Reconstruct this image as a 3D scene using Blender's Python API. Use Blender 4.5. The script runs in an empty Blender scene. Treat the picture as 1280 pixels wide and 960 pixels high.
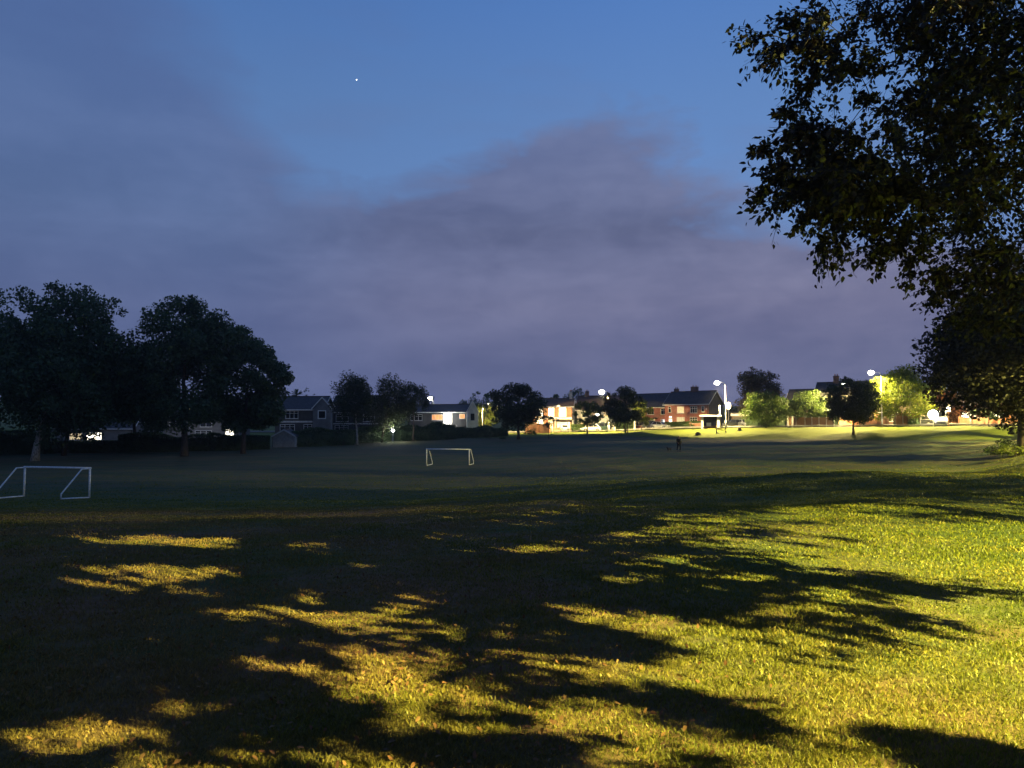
import bpy, bmesh, math, random
import numpy as np
from mathutils import Vector, Matrix

S = bpy.context.scene
COL = S.collection
R = math.radians
F = 950.0            # focal length in pixels of a 1280 wide picture
HZ = 532.0

# ------------------------------------------------------------------ camera
cam_d = bpy.data.cameras.new("camera")
cam = bpy.data.objects.new("camera", cam_d)
COL.objects.link(cam)
cam_d.sensor_width = 36.0
cam_d.lens = 36.0 * F / 1280.0
cam_d.clip_end = 6000
cam_d.clip_start = 0.05
PITCH = math.atan2(HZ - 480.0, F)
cam.location = (0, 0, 1.6)
cam.rotation_euler = (R(90) + PITCH, 0, 0)
S.camera = cam
S.view_settings.view_transform = 'Standard'
S.view_settings.look = 'None'
S.view_settings.exposure = 0
S.view_settings.gamma = 1
S.render.engine = 'CYCLES'
S.cycles.max_bounces = 5
S.cycles.transparent_max_bounces = 6
S.cycles.use_denoising = True
S.cycles.sample_clamp_indirect = 3.0
S.cycles.use_light_tree = True

# ------------------------------------------------------------------ world: dusk sky with a cloud bank
W = bpy.data.worlds.new("World")
S.world = W
W.use_nodes = True
nt = W.node_tree
nt.nodes.clear()


def N(tree, typ, **kw):
    n = tree.nodes.new(typ)
    for k, v in kw.items():
        setattr(n, k, v)
    return n


def wire(tree, a, b):
    tree.links.new(a, b)


def M_(tree, op, a, b=None, c=None, clamp=False):
    n = N(tree, 'ShaderNodeMath', operation=op)
    n.use_clamp = clamp
    for i, v in enumerate((a, b, c)):
        if v is None:
            continue
        if isinstance(v, (int, float)):
            n.inputs[i].default_value = v
        else:
            tree.links.new(v, n.inputs[i])
    return n.outputs[0]


def ramp(tree, fac, stops, interp='LINEAR'):
    n = N(tree, 'ShaderNodeValToRGB')
    n.color_ramp.interpolation = interp
    cr = n.color_ramp
    while len(cr.elements) < len(stops):
        cr.elements.new(0.5)
    for e, (p, c) in zip(cr.elements, stops):
        e.position = p
        e.color = (c[0], c[1], c[2], 1) if len(c) == 3 else c
    if fac is not None:
        tree.links.new(fac, n.inputs[0])
    return n.outputs[0]


def mixc(tree, fac, a, b, mode='MIX'):
    n = N(tree, 'ShaderNodeMix', data_type='RGBA', blend_type=mode)
    for sock, v in ((n.inputs[0], fac), (n.inputs[6], a), (n.inputs[7], b)):
        if isinstance(v, (int, float)):
            sock.default_value = v
        elif isinstance(v, (tuple, list)):
            sock.default_value = (v[0], v[1], v[2], 1)
        else:
            tree.links.new(v, sock)
    return n.outputs[2]


def lin(r, g, b):
    return tuple(((c / 255.0) / 12.92 if c <= 10 else (((c / 255.0) + 0.055) / 1.055) ** 2.4) for c in (r, g, b))


tc = N(nt, 'ShaderNodeTexCoord')
sep = N(nt, 'ShaderNodeSeparateXYZ')
wire(nt, tc.outputs['Generated'], sep.inputs[0])
X, Y, Z = sep.outputs
az = M_(nt, 'ARCTAN2', X, Y)                       # radians, 0 = ahead
el = M_(nt, 'ARCSINE', Z)
azn = M_(nt, 'DIVIDE', M_(nt, 'ADD', az, math.pi), 2 * math.pi)
eld = M_(nt, 'MULTIPLY', el, 180 / math.pi)
# clear sky: the dusk air, from the Sky Texture with the sun just below the horizon, graded by height
sky = N(nt, 'ShaderNodeTexSky', sky_type='NISHITA')
sky.sun_disc = False
sky.sun_elevation = R(-4)
sky.sun_rotation = R(-40)
clear = ramp(nt, M_(nt, 'DIVIDE', eld, 60.0, clamp=True), [
    (0.0, lin(100, 110, 152)), (0.12, lin(104, 124, 172)), (0.25, lin(104, 139, 192)), (0.38, lin(94, 131, 186)),
    (0.52, lin(78, 120, 184)), (0.8, lin(58, 92, 150)), (1.0, lin(46, 74, 126))])
clear = mixc(nt, 1.0, clear, mixc(nt, 1.0, sky.outputs[0], (0.04, 0.04, 0.04), 'MULTIPLY'), 'ADD')
leftf = ramp(nt, azn, [(0.0, (.72,) * 3), (0.40, (.76,) * 3), (0.46, (.86,) * 3), (0.53, (1,) * 3), (0.62, (1,) * 3), (0.8, (.85,) * 3), (1.0, (.72,) * 3)])
clear = mixc(nt, 1.0, clear, leftf, 'MULTIPLY')
# cloud bank
mp = N(nt, 'ShaderNodeMapping')
mp.inputs['Scale'].default_value = (1, 1, 3.2)
wire(nt, tc.outputs['Generated'], mp.inputs[0])
n1 = N(nt, 'ShaderNodeTexNoise')
n1.inputs['Scale'].default_value = 3.6
n1.inputs['Detail'].default_value = 6
n1.inputs['Roughness'].default_value = 0.52
wire(nt, mp.outputs[0], n1.inputs['Vector'])
mp2 = N(nt, 'ShaderNodeMapping')
mp2.inputs['Scale'].default_value = (1, 1, 4.2)
mp2.inputs['Location'].default_value = (3.1, 7.7, 1.3)
wire(nt, tc.outputs['Generated'], mp2.inputs[0])
n2 = N(nt, 'ShaderNodeTexNoise')
n2.inputs['Scale'].default_value = 2.3
n2.inputs['Detail'].default_value = 5
n2.inputs['Roughness'].default_value = 0.58
wire(nt, mp2.outputs[0], n2.inputs['Vector'])
fc = N(nt, 'ShaderNodeFloatCurve')
crv = fc.mapping.curves[0]


def azp(px):
    return (math.atan((px - 640) / F) + math.pi) / (2 * math.pi)


pts = [(0.0, 22), (0.15, 26), (0.3, 36), (azp(-200), 40), (azp(60), 34), (azp(200), 27), (azp(330), 20.5), (azp(450), 16.5), (azp(560), 18.6),
       (azp(640), 20.3), (azp(740), 21.5), (azp(850), 19.6), (azp(950), 16.3), (azp(1060), 13.2), (azp(1280), 12.5),
       (0.72, 15), (0.85, 20), (1.0, 22)]
while len(crv.points) < len(pts):
    crv.points.new(0.5, 0.5)
for p_, (a_, e_) in zip(crv.points, pts):
    p_.location = (a_, e_ / 60.0)
fc.mapping.update()
wire(nt, azn, fc.inputs['Value'])
edge = M_(nt, 'MULTIPLY', fc.outputs[0], 60.0)
soft = ramp(nt, azn, [(0.0, (.5,) * 3), (0.42, (.6,) * 3), (0.46, (.32,) * 3), (0.5, (.22,) * 3), (0.56, (.25,) * 3), (1.0, (.5,) * 3)])
mp3 = N(nt, 'ShaderNodeMapping')
mp3.inputs['Scale'].default_value = (1, 1, 2.0)
mp3.inputs['Location'].default_value = (9.3, 2.1, 4.4)
wire(nt, tc.outputs['Generated'], mp3.inputs[0])
n3 = N(nt, 'ShaderNodeTexNoise')
n3.inputs['Scale'].default_value = 9.0
n3.inputs['Detail'].default_value = 8
n3.inputs['Roughness'].default_value = 0.62
n3.inputs['Distortion'].default_value = 0.4
wire(nt, mp3.outputs[0], n3.inputs['Vector'])
dd = M_(nt, 'ADD', M_(nt, 'SUBTRACT', edge, eld), M_(nt, 'MULTIPLY', M_(nt, 'SUBTRACT', n1.outputs[0], 0.5), 15.0))
dd = M_(nt, 'ADD', dd, M_(nt, 'MULTIPLY', M_(nt, 'SUBTRACT', n3.outputs[0], 0.5), 9.0))
mask = M_(nt, 'ADD', M_(nt, 'DIVIDE', dd, M_(nt, 'MULTIPLY', soft, 16.0)), 0.45, clamp=True)
mask = M_(nt, 'SMOOTH_MIN', mask, 0.93, 0.1)
mask = M_(nt, 'MULTIPLY', mask, ramp(nt, azn, [(0.0, (.8,) * 3), (0.38, (.55,) * 3), (0.44, (.66,) * 3), (0.475, (.95,) * 3), (1.0, (.9,) * 3)]))
# high thin wisps in the clear part
wisp = M_(nt, 'MULTIPLY', M_(nt, 'SUBTRACT', n2.outputs[0], 0.52, clamp=True), 1.3, clamp=True)
mask = M_(nt, 'MAXIMUM', mask, wisp)
cdark = ramp(nt, M_(nt, 'DIVIDE', eld, 45.0, clamp=True), [
    (0.0, lin(80, 92, 132)), (0.06, lin(88, 98, 134)), (0.18, lin(92, 97, 130)), (0.32, lin(86, 92, 122)), (0.5, lin(88, 102, 142)), (1.0, lin(78, 90, 132))])
clite = ramp(nt, M_(nt, 'DIVIDE', eld, 45.0, clamp=True), [
    (0.0, lin(92, 103, 142)), (0.06, lin(106, 114, 150)), (0.2, lin(116, 120, 150)), (0.4, lin(108, 118, 152)), (0.6, lin(94, 114, 156)), (1.0, lin(86, 104, 148))])
cfac = M_(nt, 'ADD', M_(nt, 'MULTIPLY', M_(nt, 'SUBTRACT', n2.outputs[0], 0.34), 3.0), M_(nt, 'MULTIPLY', M_(nt, 'SUBTRACT', n3.outputs[0], 0.5), 1.8), clamp=True)
cc = mixc(nt, cfac, cdark, clite)
azt = ramp(nt, azn, [(0.0, (.8, .8, .82)), (0.40, (.70, .78, .92)), (0.45, (.84, .88, .97)), (0.5, (1.04, .98, .98)), (0.57, (1.30, 1.13, 1.04)), (0.7, (1.0, .97, .95)), (1.0, (.8, .8, .82))])
cc = mixc(nt, 1.0, cc, azt, 'MULTIPLY')
skyc = mixc(nt, mask, clear, cc)
below = M_(nt, 'MULTIPLY', M_(nt, 'MULTIPLY', el, -8.0, clamp=True), 1.0)
skyc = mixc(nt, below, skyc, (0.02, 0.022, 0.03))
bg = N(nt, 'ShaderNodeBackground')
wire(nt, skyc, bg.inputs[0])
bg.inputs[1].default_value = 1.08
wo = N(nt, 'ShaderNodeOutputWorld')
wire(nt, bg.outputs[0], wo.inputs[0])

# the street lamp standing just right of and behind the camera (out of frame) - built below as a lamp like the others
NEAR_LAMP = Vector((14.0, -4.0, 7.5))
NEAR_POWER = 140000
FAR_POWER = 9500

# ------------------------------------------------------------------ helpers


def sm(a, b, x):
    t = np.clip((x - a) / (b - a), 0, 1)
    return t * t * (3 - 2 * t)


def at(px, Yd):
    return (px - 640.0) / F * Yd


def vnoise(x, y, s=1.0, seed=0):
    """cheap smooth noise"""
    r = np.zeros_like(x, dtype=float)
    rs = np.random.RandomState(seed)
    for k in range(6):
        a = rs.uniform(0, 2 * np.pi)
        f = s * rs.uniform(.6, 1.7)
        r += np.sin((x * np.cos(a) + y * np.sin(a)) * f + rs.uniform(0, 6.28)) / 6
    return r


def terr(x, y):
    x = np.asarray(x, float)
    y = np.asarray(y, float)
    p = np.interp(y, [-50, 3, 9, 14, 20, 27, 36, 45, 55, 83, 100, 120, 140, 160, 200, 400],
                  [0.2, 0, -.05, -.28, -.75, -1.45, -2.25, -2.72, -2.85, -2.8, -2.1, -1.3, -.5, -.1, .2, 2.0])
    yc = np.interp(x, [-60, -20, 18, 37, 53, 75, 95, 200], [140, 140, 138, 122, 99, 68, 45, 45])
    zc = np.interp(x, [-60, -20, 18, 37, 53, 75, 95], [-.5, -.3, 0, .19, .3, .6, .8])
    sl = np.interp(x, [-20, 18, 37, 53], [.02, .03, .085, .1])
    s = y - yc
    verge = zc + sl * np.clip(s, 0, 11)
    fld = zc - .55 - .018 * np.clip(-s - 4, 0, 200)
    near = np.interp(y, [-50, 3, 9, 14, 20, 30, 45, 60], [0.2, 0, -.01, -.05, -.15, -.38, -.75, -1.0])
    q = near + (fld - near) * sm(32, 62, y)
    q = q + (verge - q) * sm(-4.5, -.3, s)
    w = sm(-10, 18, x)
    z = p * (1 - w) + q * w
    z = z + 1.5 * sm(.58, .74, x / np.maximum(y, 1.0)) * sm(34, 50, y) * (1 - sm(66, 92, y)) * sm(15, 25, x)
    amp = sm(10, 22, y) * (1 - sm(110, 128, y))
    z = z + amp * (.5 + .5 * sm(-15, 15, x)) * (.045 * vnoise(x, y, 2.1, 2) + .10 * vnoise(x, y, 1.1, 3) + .15 * vnoise(x, y * 1.6, .45, 5))
    z = z + .012 * vnoise(x, y, 3.1, 8)
    r = np.sqrt(x * x + y * y)
    z = z + 26 * sm(450, 1000, r) * (1 + .35 * vnoise(x, y, .006, 9)) * sm(-0.2, .3, y / np.maximum(r, 1))
    return z


def tz(x, y):
    return float(terr(x, y))


def tag(o, label=None, cat=None, group=None, kind=None):
    if label:
        o['label'] = label
    if cat:
        o['category'] = cat
    if group:
        o['group'] = group
    if kind:
        o['kind'] = kind
    return o


def empty(name, loc, rz=0.0):
    o = bpy.data.objects.new(name, None)
    o.empty_display_size = 0.3
    o.location = loc
    o.rotation_euler = (0, 0, rz)
    COL.objects.link(o)
    return o


class MB:
    def __init__(s):
        s.v = []
        s.f = []

    def add(s, vs, fs):
        n = len(s.v)
        s.v += [tuple(v) for v in vs]
        s.f += [tuple(i + n for i in f) for f in fs]
        return s

    def box(s, x0, x1, y0, y1, z0, z1):
        return s.add([(x0, y0, z0), (x1, y0, z0), (x1, y1, z0), (x0, y1, z0), (x0, y0, z1), (x1, y0, z1), (x1, y1, z1), (x0, y1, z1)],
                     [(0, 3, 2, 1), (4, 5, 6, 7), (0, 1, 5, 4), (1, 2, 6, 5), (2, 3, 7, 6), (3, 0, 4, 7)])

    def prism(s, poly, a0, a1, axis='x'):
        n = len(poly)
        vs = []
        for a in (a0, a1):
            for (u, w) in poly:
                vs.append({'x': (a, u, w), 'y': (u, a, w), 'z': (u, w, a)}[axis])
        fs = [tuple(range(n)), tuple(range(2 * n - 1, n - 1, -1))]
        for i in range(n):
            j = (i + 1) % n
            fs.append((i, i + n, j + n, j))
        return s.add(vs, fs)

    def tube(s, pts, rad, n=6, caps=True):
        pts = [Vector(p) for p in pts]
        if not isinstance(rad, (list, tuple)):
            rad = [rad] * len(pts)
        vs = []
        up = Vector((0.13, 0.21, 1)).normalized()
        for i, p in enumerate(pts):
            d = (pts[min(i + 1, len(pts) - 1)] - pts[max(i - 1, 0)])
            d.normalize()
            if abs(d.dot(up)) > .97:
                a = d.cross(Vector((1, 0.1, 0)))
            else:
                a = d.cross(up)
            a.normalize()
            b = d.cross(a)
            for k in range(n):
                t = 2 * math.pi * k / n
                vs.append(p + (a * math.cos(t) + b * math.sin(t)) * rad[i])
        fs = []
        for i in range(len(pts) - 1):
            for k in range(n):
                k2 = (k + 1) % n
                fs.append((i * n + k, i * n + k2, (i + 1) * n + k2, (i + 1) * n + k))
        if caps:
            fs.append(tuple(range(n - 1, -1, -1)))
            fs.append(tuple((len(pts) - 1) * n + k for k in range(n)))
        return s.add(vs, fs)

    def ball(s, c, rx, ry, rz, nu=10, nv=6):
        vs = []
        for j in range(nv + 1):
            ph = math.pi * j / nv
            for i in range(nu):
                th = 2 * math.pi * i / nu
                vs.append((c[0] + rx * math.sin(ph) * math.cos(th), c[1] + ry * math.sin(ph) * math.sin(th), c[2] + rz * math.cos(ph)))
        fs = []
        for j in range(nv):
            for i in range(nu):
                i2 = (i + 1) % nu
                fs.append((j * nu + i, (j + 1) * nu + i, (j + 1) * nu + i2, j * nu + i2))
        return s.add(vs, fs)

    def build(s, name, m, parent=None, smooth=False, loc=None, label=None):
        me = bpy.data.meshes.new(name)
        me.from_pydata([tuple(v) for v in s.v], [], s.f)
        me.materials.append(m)
        if smooth:
            me.polygons.foreach_set('use_smooth', [True] * len(me.polygons))
        me.update()
        o = bpy.data.objects.new(name, me)
        if parent:
            o.parent = parent
        if loc is not None:
            o.location = loc
        if label:
            o['label'] = label
        COL.objects.link(o)
        return o


def np_mesh(name, V, faces_n, m, parent=None, smooth=False):
    """V (N,3) with consecutive faces of faces_n verts each"""
    nf = len(V) // faces_n
    me = bpy.data.meshes.new(name)
    me.vertices.add(len(V))
    me.vertices.foreach_set('co', np.ascontiguousarray(V, dtype=np.float32).ravel())
    me.loops.add(len(V))
    me.loops.foreach_set('vertex_index', np.arange(len(V), dtype=np.int32))
    me.polygons.add(nf)
    me.polygons.foreach_set('loop_start', np.arange(0, len(V), faces_n, dtype=np.int32))
    me.polygons.foreach_set('loop_total', np.full(nf, faces_n, dtype=np.int32))
    me.materials.append(m)
    me.update(calc_edges=True)
    o = bpy.data.objects.new(name, me)
    if parent:
        o.parent = parent
    COL.objects.link(o)
    return o


# ------------------------------------------------------------------ materials
def mat(name, col, rough=.7, var=.25, scale=3.0, bump=0.0, bscale=30.0, metal=0.0, spec=.5, col2=None, coord='Object', stretch=(1, 1, 1)):
    m = bpy.data.materials.new(name)
    m.use_nodes = True
    t = m.node_tree
    b = t.nodes['Principled BSDF']
    b.inputs['Roughness'].default_value = rough
    b.inputs['Metallic'].default_value = metal
    b.inputs['Specular IOR Level'].default_value = spec
    tcn = N(t, 'ShaderNodeTexCoord')
    mpn = N(t, 'ShaderNodeMapping')
    mpn.inputs['Scale'].default_value = stretch
    wire(t, tcn.outputs[coord], mpn.inputs[0])
    no = N(t, 'ShaderNodeTexNoise')
    no.inputs['Scale'].default_value = scale
    no.inputs['Detail'].default_value = 5
    wire(t, mpn.outputs[0], no.inputs['Vector'])
    c2 = col2 if col2 else tuple(c * (1 - var) for c in col)
    c1 = col if col2 else tuple(min(1, c * (1 + var * .6)) for c in col)
    rc = ramp(t, no.outputs[0], [(0.35, c2), (0.65, c1)])
    wire(t, rc, b.inputs['Base Color'])
    if bump:
        nb = N(t, 'ShaderNodeTexNoise')
        nb.inputs['Scale'].default_value = bscale
        nb.inputs['Detail'].default_value = 3
        wire(t, mpn.outputs[0], nb.inputs['Vector'])
        bn = N(t, 'ShaderNodeBump')
        bn.inputs['Strength'].default_value = bump
        bn.inputs['Distance'].default_value = .02
        wire(t, nb.outputs[0], bn.inputs['Height'])
        wire(t, bn.outputs[0], b.inputs['Normal'])
    return m


def brickmat(name, c1, c2, mortar=(.35, .32, .28)):
    m = bpy.data.materials.new(name)
    m.use_nodes = True
    t = m.node_tree
    b = t.nodes['Principled BSDF']
    b.inputs['Roughness'].default_value = .85
    tcn = N(t, 'ShaderNodeTexCoord')
    sp = N(t, 'ShaderNodeSeparateXYZ')
    wire(t, tcn.outputs['Object'], sp.inputs[0])
    cb = N(t, 'ShaderNodeCombineXYZ')
    wire(t, M_(t, 'ADD', sp.outputs[0], sp.outputs[1]), cb.inputs[0])
    wire(t, sp.outputs[2], cb.inputs[1])
    br = N(t, 'ShaderNodeTexBrick')
    br.inputs['Color1'].default_value = (*c1, 1)
    br.inputs['Color2'].default_value = (*c2, 1)
    br.inputs['Mortar'].default_value = (*mortar, 1)
    br.inputs['Scale'].default_value = 1
    br.inputs['Brick Width'].default_value = .225
    br.inputs['Row Height'].default_value = .075
    br.inputs['Mortar Size'].default_value = .008
    wire(t, cb.outputs[0], br.inputs['Vector'])
    no = N(t, 'ShaderNodeTexNoise')
    no.inputs['Scale'].default_value = 1.3
    wire(t, tcn.outputs['Object'], no.inputs['Vector'])
    cc_ = mixc(t, 1.0, br.outputs[0], ramp(t, no.outputs[0], [(0.3, (.75,) * 3), (0.7, (1.15,) * 3)]), 'MULTIPLY')
    wire(t, cc_, b.inputs['Base Color'])
    bn = N(t, 'ShaderNodeBump')
    bn.inputs['Strength'].default_value = .4
    bn.inputs['Distance'].default_value = .01
    wire(t, br.outputs[1], bn.inputs['Height'])
    bn.invert = True
    wire(t, bn.outputs[0], b.inputs['Normal'])
    return m


def tilemat(name, col):
    m = mat(name, col, .75, .3, 2.0)
    t = m.node_tree
    b = t.nodes['Principled BSDF']
    tcn = N(t, 'ShaderNodeTexCoord')
    wv = N(t, 'ShaderNodeTexWave', wave_type='BANDS', bands_direction='Z')
    wv.inputs['Scale'].default_value = 1.6
    wv.inputs['Distortion'].default_value = .2
    wire(t, tcn.outputs['Object'], wv.inputs['Vector'])
    bn = N(t, 'ShaderNodeBump')
    bn.inputs['Strength'].default_value = .5
    bn.inputs['Distance'].default_value = .04
    wire(t, wv.outputs[1], bn.inputs['Height'])
    wire(t, bn.outputs[0], b.inputs['Normal'])
    return m


def emis(name, col, strength, noise=0.0, scale=2.0):
    m = bpy.data.materials.new(name)
    m.use_nodes = True
    t = m.node_tree
    b = t.nodes['Principled BSDF']
    b.inputs['Base Color'].default_value = (*[c * .5 for c in col], 1)
    b.inputs['Emission Strength'].default_value = strength
    if noise:
        tcn = N(t, 'ShaderNodeTexCoord')
        mpn = N(t, 'ShaderNodeMapping')
        mpn.inputs['Scale'].default_value = (3, 3, .6)
        wire(t, tcn.outputs['Object'], mpn.inputs[0])
        no = N(t, 'ShaderNodeTexNoise')
        no.inputs['Scale'].default_value = scale
        wire(t, mpn.outputs[0], no.inputs['Vector'])
        rc = ramp(t, no.outputs[0], [(0.35, tuple(c * (1 - noise) for c in col)), (0.65, col)])
        wire(t, rc, b.inputs['Emission Color'])
    else:
        b.inputs['Emission Color'].default_value = (*col, 1)
    return m


def leafmat(name, stops, trans=.35, rough=.55, dry=False):
    m = bpy.data.materials.new(name)
    m.use_nodes = True
    t = m.node_tree
    t.nodes.remove(t.nodes['Principled BSDF'])
    out = t.nodes['Material Output']
    g = N(t, 'ShaderNodeNewGeometry')
    tcn = N(t, 'ShaderNodeTexCoord')
    no = N(t, 'ShaderNodeTexNoise')
    no.inputs['Scale'].default_value = .55
    wire(t, tcn.outputs['Object'], no.inputs['Vector'])
    f = M_(t, 'ADD', M_(t, 'MULTIPLY', g.outputs['Random Per Island'], .6), M_(t, 'MULTIPLY', M_(t, 'SUBTRACT', no.outputs[0], .3), 1.0), clamp=True)
    n_ = len(stops)
    c = ramp(t, f, [(.1 + .8 * i / (n_ - 1), s) for i, s in enumerate(stops)])
    d = N(t, 'ShaderNodeBsdfPrincipled')
    d.inputs['Roughness'].default_value = rough
    d.inputs['Specular IOR Level'].default_value = .3
    wire(t, c, d.inputs['Base Color'])
    tr = N(t, 'ShaderNodeBsdfTranslucent')
    wire(t, mixc(t, 1.0, c, (1.1, 1.15, .6), 'MULTIPLY'), tr.inputs[0])
    if dry:  # brown tone of the tree shade painted into the blades on the left
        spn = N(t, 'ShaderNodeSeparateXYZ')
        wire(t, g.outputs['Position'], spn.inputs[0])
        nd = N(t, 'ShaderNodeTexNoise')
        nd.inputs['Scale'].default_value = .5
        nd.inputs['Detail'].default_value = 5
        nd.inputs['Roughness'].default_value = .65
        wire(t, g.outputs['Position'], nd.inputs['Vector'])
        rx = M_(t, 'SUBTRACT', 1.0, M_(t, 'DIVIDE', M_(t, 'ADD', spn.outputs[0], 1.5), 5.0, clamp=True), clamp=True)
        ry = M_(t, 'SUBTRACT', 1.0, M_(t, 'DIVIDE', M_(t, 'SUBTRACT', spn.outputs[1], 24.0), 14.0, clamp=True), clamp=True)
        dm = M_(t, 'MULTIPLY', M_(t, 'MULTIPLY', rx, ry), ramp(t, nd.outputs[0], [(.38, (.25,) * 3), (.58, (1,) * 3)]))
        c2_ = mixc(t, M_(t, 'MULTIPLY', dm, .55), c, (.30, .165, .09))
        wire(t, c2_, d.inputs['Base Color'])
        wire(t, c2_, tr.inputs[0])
    mx = N(t, 'ShaderNodeMixShader')
    mx.inputs[0].default_value = trans
    wire(t, d.outputs[0], mx.inputs[1])
    wire(t, tr.outputs[0], mx.inputs[2])
    wire(t, mx.outputs[0], out.inputs[0])
    return m


MT = {}
MT['leaf_dark'] = leafmat('leaf_dark', [(.035, .06, .033), (.065, .105, .052), (.09, .14, .065)])
MT['leaf_shade'] = leafmat('leaf_shade', [(.018, .03, .014), (.035, .05, .02), (.05, .07, .025)])
MT['leaf_green'] = leafmat('leaf_green', [(.04, .07, .02), (.07, .11, .025), (.10, .14, .035)])
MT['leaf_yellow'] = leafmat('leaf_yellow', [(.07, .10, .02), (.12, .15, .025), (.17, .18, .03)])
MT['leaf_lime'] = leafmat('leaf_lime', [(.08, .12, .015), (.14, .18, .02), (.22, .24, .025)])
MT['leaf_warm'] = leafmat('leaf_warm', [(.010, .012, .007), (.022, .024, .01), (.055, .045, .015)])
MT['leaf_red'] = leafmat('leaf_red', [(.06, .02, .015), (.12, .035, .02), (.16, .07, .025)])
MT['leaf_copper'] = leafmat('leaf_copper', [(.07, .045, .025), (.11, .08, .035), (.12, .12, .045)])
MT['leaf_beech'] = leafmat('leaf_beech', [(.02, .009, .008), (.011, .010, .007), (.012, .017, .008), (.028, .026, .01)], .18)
MT['bark'] = mat('bark', (.09, .07, .055), .9, .5, 5, .8, 12, stretch=(3, 3, .6))
MT['bark_dark'] = mat('bark_dark', (.04, .032, .027), .9, .5, 5, .8, 12, stretch=(3, 3, .6))
MT['bark_pale'] = mat('bark_pale', (.42, .39, .34), .8, .6, 4, .5, 12, stretch=(2, 2, 1))
MT['brick'] = brickmat('brick', (.40, .085, .05), (.30, .06, .038))
MT['brick_orange'] = brickmat('brick_orange', (.42, .16, .06), (.34, .12, .05))
MT['brick_dark'] = brickmat('brick_dark', (.13, .065, .05), (.09, .045, .035), (.16, .14, .12))
MT['render'] = mat('render_wall', (.6, .57, .5), .9, .15, 1.5, .2, 40)
MT['render_grey'] = mat('render_grey', (.17, .17, .17), .9, .2, 1.5, .2, 40)
MT['slate_wall'] = mat('hung_slate', (.045, .047, .052), .8, .3, 1.5, .2, 20)
MT['roof'] = tilemat('roof_tiles', (.06, .058, .062))
MT['roof_brown'] = tilemat('roof_tiles_brown', (.10, .065, .05))
MT['white'] = mat('white_paint', (.78, .77, .74), .45, .12, 6)
MT['white_dull'] = mat('worn_white_paint', (.6, .6, .57), .6, .3, 9)
MT['timber'] = mat('fence_timber', (.24, .13, .06), .85, .4, 6, .4, 30, stretch=(6, 6, .7))
MT['concrete'] = mat('concrete', (.38, .37, .34), .9, .2, 3, .3, 25)
MT['asphalt'] = mat('asphalt', (.055, .053, .05), .9, .25, 1.2, .4, 60)
MT['paving'] = mat('paving', (.30, .28, .25), .9, .25, 1.0, .3, 40)
MT['galv'] = mat('galvanised_steel', (.55, .55, .54), .45, .2, 5, metal=.3)
MT['goal'] = mat('goal_paint', (.85, .85, .83), .5, .25, 14)
MT['dark_metal'] = mat('dark_metal', (.03, .03, .032), .4, .2, 8, metal=.4)
MT['glass_dark'] = mat('dark_window_glass', (.015, .017, .02), .05, .2, 3, spec=.8)
MT['door_blue'] = mat('door_blue', (.10, .13, .2), .5, .2, 3)
MT['door_white'] = mat('door_white', (.7, .7, .68), .4, .1, 3)
MT['rubber'] = mat('rubber', (.02, .02, .02), .8, .2, 20)
MT['alloy'] = mat('alloy', (.4, .4, .42), .3, .2, 10, metal=.8)
MT['lit_warm'] = emis('lit_window_warm', (1, .72, .32), 1.3, .6)
MT['lit_orange'] = emis('lit_window_orange', (1, .42, .14), 1.0, .6)
MT['lit_bright'] = emis('lit_window_bright', (1, .93, .72), 5.0, .2)
MT['lit_cream'] = emis('lit_curtain_cream', (1, .8, .45), .85, .55, 3)
MT['lamp_lens'] = emis('lamp_lens', (1, .93, .74), 45)
MT['lamp_white'] = emis('lamp_white', (1, .97, .9), 35)
MT['lamp_soft'] = emis('lamp_soft', (1, .8, .45), 9)
MT['cloth_black'] = mat('black_cloth', (.004, .004, .005), .9, .3, 12, .3, 60)
MT['denim'] = mat('dark_trousers', (.006, .006, .008), .9, .3, 12, .3, 60)
MT['skin'] = mat('skin', (.35, .2, .14), .6, .1, 8)
MT['hair'] = mat('hair', (.025, .018, .012), .7, .3, 30)
MT['fur'] = mat('dark_fur', (.035, .03, .026), .9, .5, 8, .6, 50)


def carpaint(name, c):
    m = mat(name, c, .3, .08, 2, metal=.2)
    m.node_tree.nodes['Principled BSDF'].inputs['Coat Weight'].default_value = .5
    return m


# ------------------------------------------------------------------ ground sheet
def axis(lo, hi, n, k):
    u = np.linspace(-1, 1, n)
    v = np.sinh(k * u) / np.sinh(k)
    return np.where(v < 0, -v * lo, v * hi)


gx = axis(-2600, 2600, 281, 6.6)
gy = np.concatenate([np.linspace(-300, -14, 24)[:-1], np.linspace(-14, 16, 61)[:-1], np.linspace(16, 60, 80)[:-1], np.linspace(60, 190, 130)[:-1],
                     190 * (3400 / 190.0) ** np.linspace(0, 1, 60)])
GX, GY = np.meshgrid(gx, gy)
GZ = terr(GX, GY)
nx, ny = len(gx), len(gy)
V = np.stack([GX, GY, GZ], -1).reshape(-1, 3)
ii = np.arange((ny - 1) * nx).reshape(ny - 1, nx)[:, :-1].ravel()
Fq = np.stack([ii, ii + 1, ii + nx + 1, ii + nx], -1)
me = bpy.data.meshes.new('ground')
me.vertices.add(len(V))
me.vertices.foreach_set('co', V.astype(np.float32).ravel())
me.loops.add(Fq.size)
me.loops.foreach_set('vertex_index', Fq.astype(np.int32).ravel())
me.polygons.add(len(Fq))
me.polygons.foreach_set('loop_start', np.arange(0, Fq.size, 4, dtype=np.int32))
me.polygons.foreach_set('loop_total', np.full(len(Fq), 4, dtype=np.int32))
me.polygons.foreach_set('use_smooth', np.ones(len(Fq), dtype=bool))
me.update(calc_edges=True)


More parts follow.
